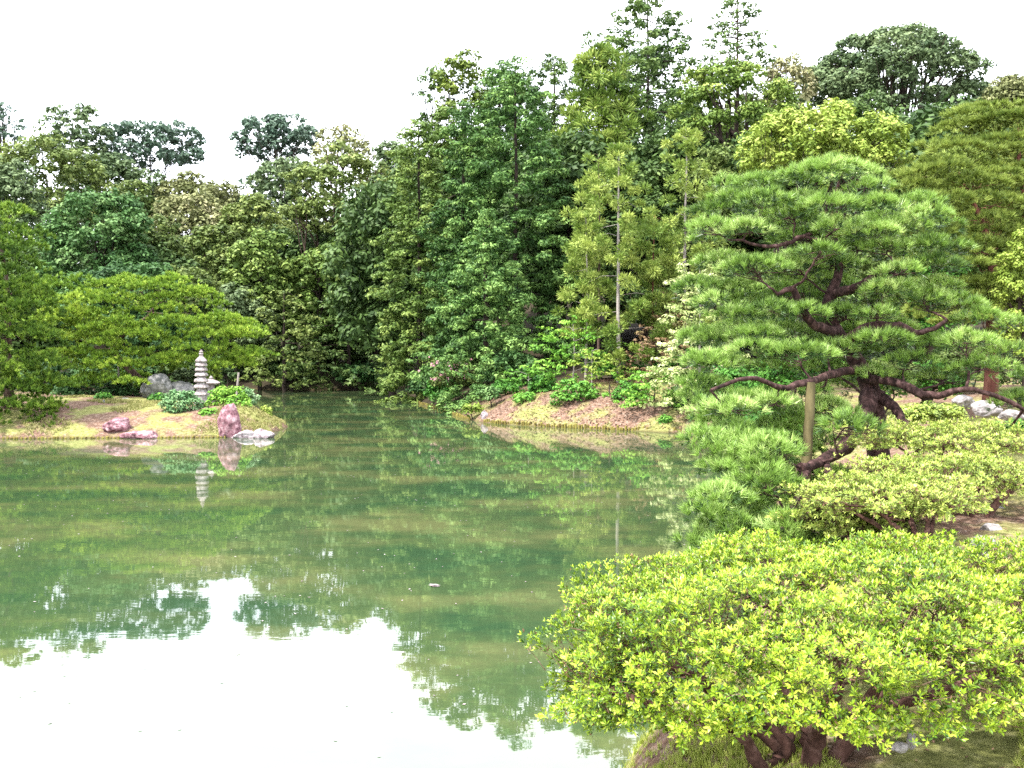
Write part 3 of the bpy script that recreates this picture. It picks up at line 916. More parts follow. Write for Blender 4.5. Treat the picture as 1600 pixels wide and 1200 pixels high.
# undergrowth and small trees of the promontory bank
T('cone', 'bright green small maple with flat sprays above the bank, left of the brightest trunk', 895, 500, 590, 62, 44.5, 'maple', lpx=4.6, nb=70, cr=0.26, droop=0.02, power=0.35, zs=0.3, tb=0.7, rough=0.3, name='maple_tree', cat='maple tree', tr=0.05, per=4, bark='bark_pale')
T('cone', 'yellow green little maple sprig crossing the thin pale trunk', 925, 545, 600, 36, 43, 'yellow', lpx=4.6, nb=36, cr=0.2, droop=0.02, power=0.3, zs=0.3, tb=0.5, rough=0.3, name='maple_tree', cat='maple tree', tr=0.04, per=3, bark='bark_pale')
T('cone', 'small maple with leaning slender stem on the bank nearest the black pine', 1022, 580, 632, 46, 39.6, 'maple', lpx=4.6, nb=50, cr=0.22, droop=0.02, power=0.3, zs=0.32, tb=0.65, rough=0.3, name='maple_tree', cat='maple tree', tr=0.045, per=4, bark='bark_dark')
T('cone', 'bronze leaved maple under the slim cedars', 1020, 515, 590, 52, 44, 'mapbrown', lpx=4.6, nb=50, cr=0.22, droop=0.02, power=0.3, zs=0.35, tb=0.5, rough=0.3, name='maple_tree', cat='maple tree', tr=0.05, per=3)
T('cone', 'small reddish tinged maple sprig beside the black pine at mid height of the wood', 1045, 455, 560, 44, 46, 'mapbrown', lpx=4.6, nb=40, cr=0.25, droop=0.02, power=0.3, zs=0.35, tb=0.6, rough=0.3, name='maple_tree', cat='maple tree', tr=0.05, per=3)
for (px, top, bot, hw, d, lm, lb, tbv) in [
    (898, 590, 645, 42, 41.6, 'shrub', 'rounded green camellia bush in the middle of the earthy bank', 0.6),
    (768, 602, 632, 18, 44.6, 'camphor', 'small fresh green bush on the bank left of the tiny slim trunk', 0.75),
    (739, 628, 652, 20, 44.3, 'yellow', 'small clipped dome of yellow green at the bank corner by the water', 0.2),
    (822, 612, 634, 22, 43.0, 'shrub', 'low spreading bright bush on the slope left of the camellia', 0.8),
    (712, 560, 628, 42, 52, 'olive', 'pink flowered mountain shrub hanging over the water', 0.5),
    (690, 590, 636, 30, 54, 'shrub', 'dark low bush at the water under the golden cypress', 0.25),
    (665, 585, 628, 34, 60, 'camphor', 'dark bush beside the head of the inlet under the golden cypress', 0.2),
    (1000, 618, 652, 34, 40.8, 'shrub', 'bush at the foot of the brightest pale trunk', 0.5),
    (952, 612, 650, 30, 41.6, 'shrub', 'bush just left of the foot of the brightest pale trunk', 0.65),
    (1058, 612, 655, 28, 39.5, 'shrub', 'bush on the bank right of the small leaning maple', 0.4),
    (1040, 648, 668, 12, 37.8, 'shrub', 'tiny leafy clump by the mossy edging near the black pine', 0.6),
    (850, 585, 632, 34, 44.4, 'shrub', 'green bush above the low spreading bright bush on the slope', 0.45),
    (800, 545, 612, 50, 48.5, 'camphor', 'deep green bush under the bright tipped cypress', 0.5),
    (985, 590, 652, 34, 41.0, 'shrub', 'spreading bush between the brightest pale trunk and the small leaning maple', 0.35),
    (930, 608, 640, 24, 42.4, 'fir', 'dark low shrub right beside the camellia on the bank', 0.4),
    (790, 590, 622, 26, 46.0, 'shrub', 'shaded shrub at the upper rim of the bare soil, above the small fresh bush', 0.3),
    (1075, 600, 660, 26, 38.6, 'camphor', 'deep green bush at the right end of the promontory bank', 0.4),
    (960, 545, 610, 54, 47, 'shrub', 'shaded bush behind the brightest pale trunk', 0.3),
    (1060, 540, 625, 48, 44.5, 'shrub', 'shaded bush behind the bronze maple', 0.4),
]:
    T('round', lb, px, top, bot, hw, d, lm, lpx=4.4, lobes=22, lobe_f=0.34, cr=0.2, tb=tbv, name='bush', cat='bush', tr=0.04, limbs=3)
# the pink blossoms of the mountain shrub belong to it
shrub = [o for o in bpy.data.objects if o.get('label', '').startswith('pink flowered')][0]
rng = np.random.default_rng(31)
mb = MB()
Pf = np.array([W(rng.normal(705, 18), rng.normal(578, 9), 50.9 + rng.uniform(-0.1, 0.5)) for _ in range(70)])
clumps(mb, Pf, np.full(len(Pf), 0.09), 3.0, rng, 50, cover=0.8)
M['petal'] = leaf_mat('petal_pink', (0.4, 0.16, 0.22), (0.55, 0.28, 0.35), (0.7, 0.45, 0.5), trans=0.2)
ob = mb.build('blossoms', M['petal'], shrub, shrub.location)
tag(ob, kind='stuff')
# tiny slim sapling
T('cone', 'tiny slim trunked sapling at the upper edge of the earthy bank', 826, 575, 612, 30, 44.6, 'maple', lpx=4.4, nb=24, cr=0.2, droop=0.0, power=0.3, zs=0.4, tb=0.35, name='sapling', cat='sapling', tr=0.035, bark='bark_pale')

# ---- right hand side, behind the black pine
T('round', 'great umbrella shaped tree with dark limbs against the white sky', 1395, 48, 232, 158, 84, 'grey', lpx=5.2, lobes=80, lobe_f=0.25, cr=0.5, flat=0.45, tb=0.5, tr=0.4, limbs=30, name='zelkova_tree', bark='bark_dark', zcut=-0.55, trunk_px=1422, dens=0.9)
T('round', 'brownish crown at the right edge of the skyline', 1590, 105, 240, 62, 74, 'tan', lpx=5.2, lobes=36, cr=0.5, tb=0.2)
T('round', 'pinkish tan bush top peeping between the umbrella tree and the yellow green maple', 1408, 185, 300, 26, 62, 'tan', lpx=5, lobes=20, cr=0.35, tb=0.6)
T('round', 'dark green broadleaf below the umbrella tree', 1350, 150, 420, 110, 66, 'fir', lpx=5.2, lobes=46, lobe_f=0.28, cr=0.5, tb=0.45)
T('round', 'dark green broadleaf at the right edge below the brownish crown', 1560, 190, 560, 110, 60, 'olive', lpx=5.2, lobes=46, lobe_f=0.28, cr=0.5, tb=0.35)
T('round', 'wide yellow green broadleaf with domed crown above the black pine', 1285, 158, 330, 142, 34, 'yellow', lpx=5.6, lobes=60, lobe_f=0.25, cr=0.27, tb=0.62, tr=0.14, limbs=24, cover=1.5, trunk_px=1240, bark='bark_dark')
pads = auto_pads([(1500, 175), (1560, 165), (1640, 170), (1690, 240), (1690, 420), (1560, 420), (1500, 330), (1470, 240)], 31, 2.5, 9, 46, 8, rg)
b = W(1660, 600, 31)
make_pine('red stemmed garden pine cut off by the right edge of the photo', pads, [(b[0], b[1], 1.5), W(1655, 450, 31), W(1600, 300, 31), W(1590, 190, 31)], 0.2, LG['pinedull'], M['bark_red'], rg, 0.2, 0.035, 20, 34, split=True, attach_lo=0.3)
pads = auto_pads([(1440, 235), (1490, 222), (1540, 250), (1575, 330), (1570, 400), (1600, 470), (1560, 540), (1450, 520), (1430, 400), (1405, 280)], 27, 2.2, 11, 42, 7, rg)
b = W(1548, 660, 27)
make_pine('layered garden pine with a red trunk right behind the black pine', pads, [(b[0], b[1], 1.5), W(1550, 500, 27), W(1545, 380, 27), W(1490, 250, 27)], 0.2, LG['pinedull'], M['bark_red'], rg, 0.19, 0.032, 20, 36, split=True, attach_lo=0.3)
T('round', 'yellow green bush wall low behind the black pine at the right edge', 1612, 330, 640, 62, 24.5, 'yellow', lpx=4.6, lobes=50, lobe_f=0.25, cr=0.17, tb=0.4, name='bush', cat='bush')
T('cone', 'pale cream green maple drooping left of the black pine', 1092, 400, 645, 60, 38, 'mappale', lpx=5.0, nb=120, cr=0.27, droop=0.15, power=0.35, zs=0.35, tb=0.5, rough=0.2, name='maple_tree', cat='maple tree', tr=0.07, per=5, bark='bark_pale')
T('round', 'green bush by the inlet under the low limbs of the black pine', 1215, 640, 720, 70, 26, 'shrub', lpx=5, lobes=30, lobe_f=0.3, cr=0.2, tb=0.6, name='bush', cat='bush')
T('round', 'bush across the inlet behind the black pine', 1160, 560, 680, 80, 34, 'shrub', lpx=5, lobes=30, lobe_f=0.3, cr=0.28, tb=0.4, name='bush', cat='bush')
T('round', 'sunny bush beyond the trunk of the black pine', 1440, 560, 640, 70, 30, 'shrub', lpx=5, lobes=30, lobe_f=0.3, cr=0.22, tb=0.5, name='bush', cat='bush')
T('round', 'grey green broadleaf behind the middle of the black pine', 1300, 330, 620, 130, 40, 'olive', lpx=5.2, lobes=46, lobe_f=0.28, cr=0.35, tb=0.4)
T('round', 'green broadleaf behind the right part of the black pine', 1450, 380, 600, 80, 42, 'shrub', lpx=5.2, lobes=40, lobe_f=0.28, cr=0.35, tb=0.3)

for (px, top, bot, hw, d, lm, lb, tbv) in [
    (1292, 612, 690, 46, 20, 'azalea2', 'soft lime bush filling the gap between the prop post and the pine trunk', 0.4),
    (1200, 640, 712, 60, 21, 'shrub', 'green bush at the water behind the lowest left limbs of the black pine', 0.45),
    (1455, 628, 672, 60, 20, 'azalea2', 'soft lime bush right behind the forked lower limb of the black pine', 0.4),
    (1380, 560, 625, 80, 30, 'olive', 'dull green thicket behind the middle of the black pine trunk', 0.35),
    (1250, 540, 640, 80, 31, 'shrub', 'green thicket behind the prop post of the black pine', 0.3),
    (1520, 530, 628, 80, 33, 'olive', 'dull green thicket behind the red trunked garden pine', 0.3),
    (1590, 655, 690, 40, 17, 'shrub', 'low green bush where the path leaves the photo at the right edge', 0.4)]:
    T('round', lb, px, top, bot, hw, d, lm, lpx=4.6, lobes=30, lobe_f=0.32, cr=0.16 if d < 25 else 0.24, tb=tbv, name='bush', cat='bush', tr=0.04, limbs=3)

# deep wood behind, seen only through gaps: copies of one tree
rng = np.random.default_rng(77)
cb_, tb_ = MB(), MB()
crown_round(cb_, np.array([0, 70.0, 8.0]), np.array([4.6, 4.2, 6.0]), rng, 75, lpx=6.5, lobes=40, lobe_f=0.32, cr=0.75, back=0.6, cover=1.3, tb=0.3, zcut=-0.9)
grow_stem(tb_, np.array([0, 70.0, 0]), np.array([0, 70.0, 10]), 0.3, rng)
ori = np.array([0, 70.0, 0])
cm, tm = cb_.mesh('crown', LG['fir'], ori), tb_.mesh('trunk', M['bark_dark'], ori, True)
for i, (x, y) in enumerate([(7, 70), (16, 66), (14, 78), (20, 64), (11, 63), (4, 62), (24, 66), (-40, 80), (-36, 86), (-44, 84), (-31, 80), (-50, 86), (-9, 72), (-6, 76), (-2, 72), (2, 68), (5, 74), (12, 70), (19, 74), (27, 72), (35, 74), (44, 72), (9, 82), (0, 84), (24, 84), (33, 86), (16, 58), (23, 56), (31, 58), (28, 46), (36, 48), (20, 45),
                            (-34, 100), (-26, 98), (-18, 98), (-44, 98), (-54, 96), (-11, 100), (-4, 104), (-15, 92), (-21, 93), (-30, 95), (-38, 96), (-58, 76), (-62, 90), (-64, 100), (-48, 78), (-38, 104), (-30, 108)]):
    z = gz(x, y)
    o = empty('broadleaf_tree', (x, y, z - 0.3), 'shaded tree deep in the dark wood behind the front row', 'tree', 'shaded trees deep in the wood')
    s = rng.uniform(0.95, 1.15)
    o.scale = (s, s, s * (1.2 if -12 < x < -1 and y < 90 else 1.0))
    o.rotation_euler.z = rng.uniform(-0.5, 0.5)
    for nme, me in (('trunk', tm), ('crown', cm)):
        q = bpy.data.objects.new(nme, me)
        col.objects.link(q)
        q.parent = o

# ------------------------------------------------------------------ the islet: pines
rg = np.random.default_rng(11)
pads = auto_pads([(-60, 330), (10, 318), (45, 345), (55, 420), (78, 480), (88, 560), (100, 640), (70, 668), (-80, 668), (-110, 560), (-90, 420)], 37.0, 2.6, 12, 30, 13, rg)
b = W(15, 655, 38)
make_pine('tall dense clipped pine cut by the left edge, skirts down to the waterside', pads, [(b[0], b[1], 0.8), W(12, 560, 38), W(10, 440, 38), W(-10, 330, 38)], 0.2, LG['pinedark'], M['bark'], rg, 0.19, 0.055, 15, 26, split=True, attach_lo=0.05)
pads = auto_pads([(70, 430), (200, 438), (255, 440), (330, 465), (385, 495), (405, 525), (402, 570), (370, 590), (285, 582), (230, 602), (130, 600), (90, 575), (60, 500)], 44.5, 3.5, 8, 30, 8, rg)
b = W(255, 612, 44.5)
make_pine('wide low spreading bright green pine covering the islet behind the stone pagoda', pads, [(b[0], b[1], 1.0), W(215, 590, 44), W(180, 540, 44.5), W(235, 490, 45), W(250, 450, 45)], 0.2, LG['pine'], M['bark'], rg, 0.19, 0.055, 15, 26, split=True, attach_lo=0.1, brad=1.2)

# islet bushes
for (px, top, bot, hw, d, lm, lb, tbv, cr_) in [
    (284, 606, 662, 34, 37.6, 'white', 'silvery blue green clipped pine bush left of the stone pagoda', 0.5, 0.16),
    (356, 598, 668, 40, 38.4, 'maple', 'yellow green azalea mound right of the stone pagoda', 0.85, 0.16),
    (325, 636, 664, 18, 37.0, 'maple', 'bright green low bush against the foot of the standing pink rock', 0.75, 0.13),
    (388, 603, 640, 18, 39.6, 'white', 'pale mottled bush above the grassy slope of the islet tip', 0.55, 0.13),
    (415, 632, 656, 13, 39.8, 'yellow', 'small lime bush at the back edge of the grassy islet tip', 0.5, 0.12),
    (247, 612, 634, 18, 40.5, 'shrub', 'small dark green dome in front of the big grey rocks', 0.35, 0.14),
    (332, 562, 604, 15, 42.5, 'yellow', 'lime green sprig standing directly behind the stone pagoda', 0.3, 0.14),
    (160, 612, 636, 16, 41.0, 'shrub', 'dark dome bush behind the small pointed stone', 0.3, 0.14),
    (195, 590, 630, 40, 44.0, 'camphor', 'shaded dark bush under the spreading pine, left of the big grey rocks', 0.15, 0.2),
    (70, 560, 640, 60, 47.5, 'camphor', 'shaded dark thicket at the back of the islet behind the clipped shore pine', 0.2, 0.24),
    (180, 545, 628, 80, 49.0, 'camphor', 'wide shaded thicket behind the low limbs of the spreading pine', 0.2, 0.24),
    (300, 550, 622, 70, 49.5, 'fir', 'shaded thicket behind the stone pagoda and the grey boulders', 0.25, 0.24),
    (115, 595, 634, 36, 44.0, 'camphor', 'shaded dark bush between the clipped shore pine and the small pointed stone', 0.15, 0.2),
    (290, 572, 600, 26, 45.0, 'grey', 'grey green shrub under the spreading pine just left of the pagoda top', 0.35, 0.18),
]:
    T('round', lb, px, top, bot, hw, d, lm, lpx=4.2, lobes=24, lobe_f=0.34, cr=cr_, tb=tbv, name='bush', cat='bush', tr=0.04, limbs=3, dr=0.9, zcut=-0.95)


# ------------------------------------------------------------------ stones
def rock_mesh(rng, sx, sy, sz, sub=4, amp=0.28, facets=7, power=1.0, taper=0.0):
    import bmesh
    bm = bmesh.new()
    bmesh.ops.create_icosphere(bm, subdivisions=sub, radius=1)
    off = Vector(rng.uniform(-50, 50, 3))
    cuts = [(Vector(rdirs(rng, 1)[0]), rng.uniform(0.6, 0.9)) for _ in range(facets)]
    for v in bm.verts:
        p = v.co.copy()
        for n_, dd in cuts:
            k = p.dot(n_)
            if k > dd:
                p -= n_ * (k - dd) * 0.9
        f = 1 + amp * mnoise.fractal(v.co * 1.3 + off, 1.0, 2.1, 5) * 0.6 + 0.03 * mnoise.noise(v.co * 9 + off)
        p *= f
        if taper:
            tt = (p.z + 1) / 2
            p.x *= 1 - taper * tt
            p.y *= 1 - taper * tt
        v.co = Vector((p.x * sx, p.y * sy, p.z * sz))
    me = bpy.data.meshes.new('rock')
    bm.to_mesh(me)
    bm.free()
    for p_ in me.polygons:
        p_.use_smooth = False
    return me


def rock(label, px, py, d, wpx, hpx, mat, name='rock', cat='rock', dep=0.8, sink=0.25, seed_=1, tilt=(0, 0, 0), **kw):
    """py = foot of the stone in the photo"""
    rng = np.random.default_rng(seed_)
    s = d / F
    b = W(px, py, d)
    me = rock_mesh(rng, wpx / 2 * s, wpx / 2 * s * dep, hpx / 2 * s * (1 + sink), **kw)
    o = bpy.data.objects.new(name, me)
    me.materials.append(M[mat])
    o.location = (b[0], b[1], b[2] + hpx / 2 * s * (1 - sink * 0.6))
    o.rotation_euler = tilt
    col.objects.link(o)
    tag(o, label, cat)
    return o


rock('tall standing pink rock at the water edge of the islet', 357, 683, 35.2, 48, 58, 'stone_pink', seed_=3, taper=0.5, dep=0.6, amp=0.3)
rock('flat pale speckled rock lying in the water beside the standing pink rock', 412, 687, 34.9, 34, 16, 'stone_pale', seed_=8, sink=0.4)
rock('low whitish rock bridging the standing pink rock and the speckled one', 383, 686, 35.0, 46, 13, 'stone_pale', seed_=12, sink=0.4, dep=0.5)
rock('chunky reddish rock on the grass of the islet shore', 184, 676, 35.3, 50, 24, 'stone_pink', seed_=21, amp=0.35)
rock('long low reddish rock lying at the islet waterline', 219, 687, 34.8, 62, 15, 'stone_pink', seed_=23, dep=0.5, sink=0.35)
rock('small pointed dark stone standing on the islet lawn', 163, 644, 39.5, 20, 18, 'stone_dark', seed_=29, taper=0.6)
rock('flat white stepping stone on the islet lawn', 148, 656, 37.4, 20, 5, 'stone_pale', seed_=30, sink=0.6)
rock('large pale grey boulder under the spreading pine', 244, 624, 42.0, 50, 38, 'stone_dark', seed_=36, amp=0.35)
rock('broad grey boulder between the large one and the stone pagoda', 280, 620, 42.6, 48, 24, 'stone_dark', seed_=41)
rock('small dark stone on the lawn right of the pointed stone', 197, 632, 41.0, 18, 10, 'stone_dark', seed_=44)
rock('pale stone half buried at the corner of the promontory bank', 757, 656, 43.3, 12, 14, 'stone_pale', seed_=47)
rock('small upright grey stone in the grass below the lime azalea', 1425, 1166, 4.72, 17, 24, 'stone', seed_=152, sink=0.3, amp=0.15)
rock('low grey stone in the grass beside the small upright one', 1406, 1172, 4.66, 26, 12, 'stone', seed_=53, sink=0.5)
rng = np.random.default_rng(9)
lbs = ['pale rounded stone on the path edge, highest in its row', 'pale angular stone second from the top of the path edge row', 'whitish stone midway along the path edge row',
       'pale stone beside the red stem of the soft azalea', 'pale flat stone, nearest one in the path edge row']
for i, (px, py, d, w_) in enumerate([(1586, 800, 13.2, 52), (1556, 812, 12.0, 40), (1548, 836, 10.9, 34), (1536, 856, 10.2, 38), (1528, 880, 9.4, 44)]):
    rock(lbs[i], px, py, d, w_, w_ * 0.5, 'stone', seed_=60 + i, sink=0.5, name='rock')
lb2 = ['pale boulder seen under the right limbs of the black pine, leftmost of three', 'pale boulder seen under the right limbs of the black pine, middle of three', 'pale boulder seen under the right limbs of the black pine, rightmost of three']
for i, (px, py, d, w_) in enumerate([(1505, 632, 26, 46), (1540, 646, 24, 60), (1580, 655, 23, 50)]):
    rock(lb2[i], px, py, d, w_ * 0.8, w_ * 0.3, 'stone', seed_=70 + i, sink=0.5)


# ------------------------------------------------------------------ stone pagoda
def lathe_box(mb, c, w0, w1, z0, z1, rnd=0.0, steps=1):
    """square tapered slab with rounded rim"""
    prof = [(w0 * (1 - rnd), z0), (w0, z0 + (z1 - z0) * 0.25), (w0 * .5 + w1 * .5, z0 + (z1 - z0) * 0.6), (w1, z0 + (z1 - z0) * 0.85), (w1 * (1 - rnd), z1)]
    n = 20
    a = (np.arange(n) + 0.5) / n * 2 * PI
    sq = 1 / (np.abs(np.cos(a)) ** 5 + np.abs(np.sin(a)) ** 5) ** 0.2
    V = []
    for w_, z_ in prof:
        V.append(np.stack([c[0] + w_ * sq * np.cos(a), c[1] + w_ * sq * np.sin(a), np.full(n, c[2] + z_)], -1))
    V = np.stack(V)
    k = len(prof)
    i = np.arange(k - 1)[:, None] * n
    j = np.arange(n)[None]
    j2 = (j + 1) % n
    Fq = np.stack([i + j, i + j2, i + n + j2, i + n + j], -1).reshape(-1, 4)
    mb.add(V, Fq)
    mb.add(V[0], [list(range(n))[::-1]])
    mb.add(V[-1], [list(range(n))])


def pagoda():
    d = 39.3
    s = d / F
    b = W(315, 622, d)
    base = np.array([b[0], b[1], gz(b[0], b[1])])
    H0 = W(315, 617, d)[2]
    root = empty('stone_pagoda', base, 'slender seven tiered stone pagoda on the islet', 'pagoda')
    mb = MB()
    lathe_box(mb, (b[0], b[1], base[2] - 0.1), 11 * s, 10 * s, 0, H0 - base[2] + 0.1)
    o = mb.build('plinth', M['stone'], root, base)
    ys = [614.5, 603.5, 594.0, 585.0, 577.0, 569.5]
    ws = [10.8, 10.6, 10.2, 9.4, 8.9, 8.6]
    for i, (y, w_) in enumerate(zip(ys, ws)):
        zc = W(315, y, d)[2]
        mb = MB()
        lathe_box(mb, (b[0], b[1], zc - 3.0 * s), w_ * s, (w_ - 1.2) * s, 0, 5.6 * s, rnd=0.1)
        mb.build('roof_tier', M['stone_tower'], root, base)
        zn = W(315, ys[i + 1], d)[2] if i < 5 else W(315, 563, d)[2]
        mb = MB()
        lathe_box(mb, (b[0], b[1], zc + 2.6 * s), (w_ - 4) * s, (w_ - 4) * s, 0, zn - zc - 5.4 * s)
        mb.build('storey', M['stone_tower'], root, base)
    zc = W(315, 566, d)[2]
    mb = MB()
    lathe_box(mb, (b[0], b[1], zc), 8.4 * s, 3.2 * s, 0, 10 * s, rnd=0.1)
    mb.build('top_roof', M['stone_tower'], root, base)
    z1 = zc + 10 * s
    mb = MB()
    for (z_, r_) in [(0.4, 2.6), (3.0, 3.6), (6.2, 3.0), (8.6, 1.6)]:
        n = 12
        a = np.arange(n) / n * 2 * PI
        rings = [np.stack([b[0] + r_ * s * math.cos(t) * np.cos(a), b[1] + r_ * s * math.cos(t) * np.sin(a), np.full(n, z1 + z_ * s + r_ * 0.62 * s * math.sin(t))], -1) for t in np.linspace(-1.4, 1.4, 7)]
        V = np.stack(rings)
        i = np.arange(6)[:, None] * n
        j = np.arange(n)[None]
        mb.add(V, np.stack([i + j, i + (j + 1) % n, i + n + (j + 1) % n, i + n + j], -1).reshape(-1, 4))
    mb.build('finial', M['stone_tower'], root, base, smooth=True)


M['stone_tower'] = rough_mat('weathered_pinkish_granite', [(0.34, (0.12, 0.095, 0.09)), (0.5, (0.32, 0.275, 0.28)), (0.66, (0.52, 0.47, 0.48))], 9, bump=0.5)
pagoda()


def lantern():
    d = 40.4
    s = d / F
    b = W(330, 612, d)
    g0 = gz(b[0], b[1])
    base = np.array([b[0], b[1], g0])
    root = empty('stone_lantern', base, 'short stone lantern with a wide roof just right of the pagoda', 'stone lantern')

    def seg(name, ya, yb, w0, w1, rnd=0.0):
        mb = MB()
        za, zb = W(330, ya, d)[2], W(330, yb, d)[2]
        lathe_box(mb, (b[0], b[1], za), w0 * s, w1 * s, 0, zb - za, rnd)
        mb.build(name, M['stone_tower'], root, base)
    mb = MB()
    top = W(330, 614, d)[2]
    lathe_box(mb, (b[0], b[1], g0 - 0.1), 5 * s, 4 * s, 0, top - g0 + 0.1)
    mb.build('shaft', M['stone_tower'], root, base)
    seg('platform', 614, 610.2, 6, 8, 0.1)
    seg('light_box', 610, 600.2, 5, 5)
    seg('roof', 600, 592.2, 12.5, 5, 0.08)
    seg('finial', 592, 587, 3, 1.2, 0.2)


lantern()

# wooden props and posts


def post(label, pa, pb, r, name='wooden_post', mat='post', cat='post', ground_it=True):
    rng = np.random.default_rng(int(abs(pa[0]) * 100))
    a, b = np.array(pa, float), np.array(pb, float)
    if ground_it:
        a[2] = gz(a[0], a[1]) - 0.15
    p = spline([a, (a + b) / 2 + rng.normal(0, r * 0.15, 3), b], 14, rng, r * 0.05)
    mb = MB()
    tube(mb, p, np.linspace(r, r * 0.86, 14) * (1 + rng.normal(0, 0.03, 14)), 14)
    o = mb.build(name, M[mat], None, a, smooth=True)
    tag(o, label, cat)


post('thick wooden prop post carrying the left limb of the black pine', W(1252, 805, 14.2), W(1267, 598, 14.35), 0.08, name='prop_post')
post('leaning pale post at the back of the islet in front of the far water', W(367, 612, 41.5), W(373, 582, 41.6), 0.05, mat='bark_pale')
post('short thin stake by the shaded bushes of the islet', W(186, 590, 44), W(185, 572, 44), 0.04, mat='bark_pale')


# mossy log edging along the banks
def edging(label, pts, step, rng, rad=0.05, top=0.16):
    c = spline([(x, y, 0) for x, y in pts], 600)[:, :2]
    sgm = np.concatenate([[0], np.cumsum(np.linalg.norm(np.diff(c, axis=0), axis=1))])
    s = np.arange(0, sgm[-1], step)
    X, Y = np.interp(s, sgm, c[:, 0]), np.interp(s, sgm, c[:, 1])
    mb = MB()
    for x, y in zip(X, Y):
        r = rad * rng.uniform(0.75, 1.2)
        h = top * rng.uniform(0.6, 1.2)
        x += rng.normal(0, 0.015)
        y += rng.normal(0, 0.02)
        tube(mb, [(x, y, -0.3), (x + rng.normal(0, .01), y, h - 0.02), (x, y, h)], [r, r, r * 0.7], 8, rng.uniform(0, 1))
    o = mb.build('log_edging', M['log'], None, (0, 0, 0))
    tag(o, label, 'log edging')


rng = np.random.default_rng(3)
sh = [(x - 0.0, y) for x, y in [(-7.3, 66.5), (-5.45, 58.4), (-3.8, 52.3), (-2.7, 47.4), (-1.9, 44.6)]]
edging('mossy row of short stakes curving round the far flank of the promontory', [(x - 0.04, y - 0.05) for x, y in sh], 0.16, rng, 0.06, 0.15)
edging('yellow mossy row of short stakes along the earthy promontory bank', [(x, y - 0.08) for x, y in [(-1.25, 42.95), (0, 41.35), (1.9, 39.85), (4.1, 38.55), (6.8, 36.65), (7.6, 34.2)]], 0.13, rng, 0.055, 0.17)
edging('low brown stake edging along the front of the islet', [(-24, 34.55), (-18.5, 34.33), (-14, 34.6), (-11, 34.8), (-9.9, 35.4)], 0.14, rng, 0.05, 0.07)

# ------------------------------------------------------------------ the big black pine
rng = np.random.default_rng(42)
raw = []
for x, y, w_, h_ in [(700, 45, 110, 40), (600, 70, 130, 45), (770, 75, 120, 50), (240, 120, 80, 45), (380, 110, 100, 42), (500, 110, 110, 50), (830, 130, 90, 40), (300, 170, 110, 40),
                     (250, 215, 130, 45), (400, 175, 110, 40), (680, 200, 150, 55), (560, 190, 110, 45), (870, 200, 120, 50), (1010, 190, 110, 45), (500, 240, 110, 45), (1070, 235, 90, 40),
                     (190, 290, 110, 45), (330, 300, 110, 45), (1060, 275, 120, 45), (850, 315, 130, 45), (560, 335, 130, 45), (710, 290, 100, 40), (160, 340, 60, 30), (960, 290, 100, 40),
                     (1060, 370, 150, 48), (900, 375, 90, 35), (640, 385, 80, 30), (230, 430, 110, 45), (360, 450, 150, 50), (530, 450, 130, 50), (700, 440, 120, 40), (1090, 445, 130, 45), (960, 470, 90, 35),
                     (300, 545, 110, 45), (900, 545, 110, 45), (1050, 580, 120, 45), (1190, 600, 120, 50), (1290, 660, 110, 45), (1110, 530, 90, 40),
                     (300, 645, 110, 40), (560, 640, 100, 40), (740, 645, 140, 42), (420, 625, 80, 35), (200, 590, 60, 30), (860, 640, 70, 30),
                     (230, 745, 120, 42), (380, 725, 110, 35), (200, 840, 130, 50), (370, 790, 130, 50), (540, 800, 150, 55), (680, 790, 110, 45), (880, 745, 120, 42), (1050, 765, 150, 48), (1230, 755, 120, 45), (1380, 800, 100, 45),
                     (110, 920, 100, 42), (1300, 860, 130, 50), (1000, 835, 110, 38), (860, 895, 120, 36), (1130, 900, 120, 38), (1480, 900, 90, 45), (450, 860, 100, 38),
                     (330, 1000, 150, 50), (200, 1070, 110, 48), (1430, 1000, 110, 48), (260, 1150, 130, 48), (440, 1010, 80, 38), (130, 1010, 70, 40), (620, 960, 70, 30), (1560, 1020, 90, 45), (1540, 780, 80, 40), (1420, 690, 70, 36)]:
    raw.append((1040 + x / 2.609, 240 + y / 2.609, w_ / 2.609, h_ / 2.609))
for x, y, w_, h_ in [(230, 290, 110, 45), (330, 250, 100, 40), (400, 410, 120, 46), (600, 330, 100, 40), (290, 380, 100, 42), (560, 480, 110, 40), (350, 500, 90, 36), (690, 430, 80, 45), (480, 300, 80, 34), (250, 440, 70, 36),
                     (280, 640, 120, 46), (420, 700, 120, 46), (570, 690, 110, 42), (260, 750, 100, 38), (130, 790, 70, 34), (680, 720, 90, 38), (460, 770, 110, 40), (160, 690, 50, 28), (620, 770, 100, 36)]:
    raw.append((1040 + x / 2.857, 580 + y / 2.857, w_ / 2.857, h_ / 2.857))
for x, y in [(1110, 615), (1150, 640), (1205, 625), (1120, 660), (1165, 690), (1215, 672), (1140, 725), (1195, 740), (1235, 705), (1280, 690), (1165, 770), (1215, 780), (1260, 760), (1290, 735), (1240, 645),
             (1110, 800), (1150, 815), (1195, 825), (1240, 820), (1285, 805), (1080, 845), (1125, 850), (1175, 860), (1225, 855), (1270, 850), (1060, 870), (1320, 830), (1095, 690), (1290, 640), (1320, 660), (1070, 560), (1085, 520), (1075, 450), (1195, 700), (1180, 715), (1225, 735), (1205, 755), (1245, 770), (1190, 800), (1220, 815), (1130, 775), (1150, 690), (1120, 700)]:
    raw.append((x + rng.normal(0, 5), y + rng.normal(0, 5), rng.uniform(36, 54), rng.uniform(15, 22)))
pads = []
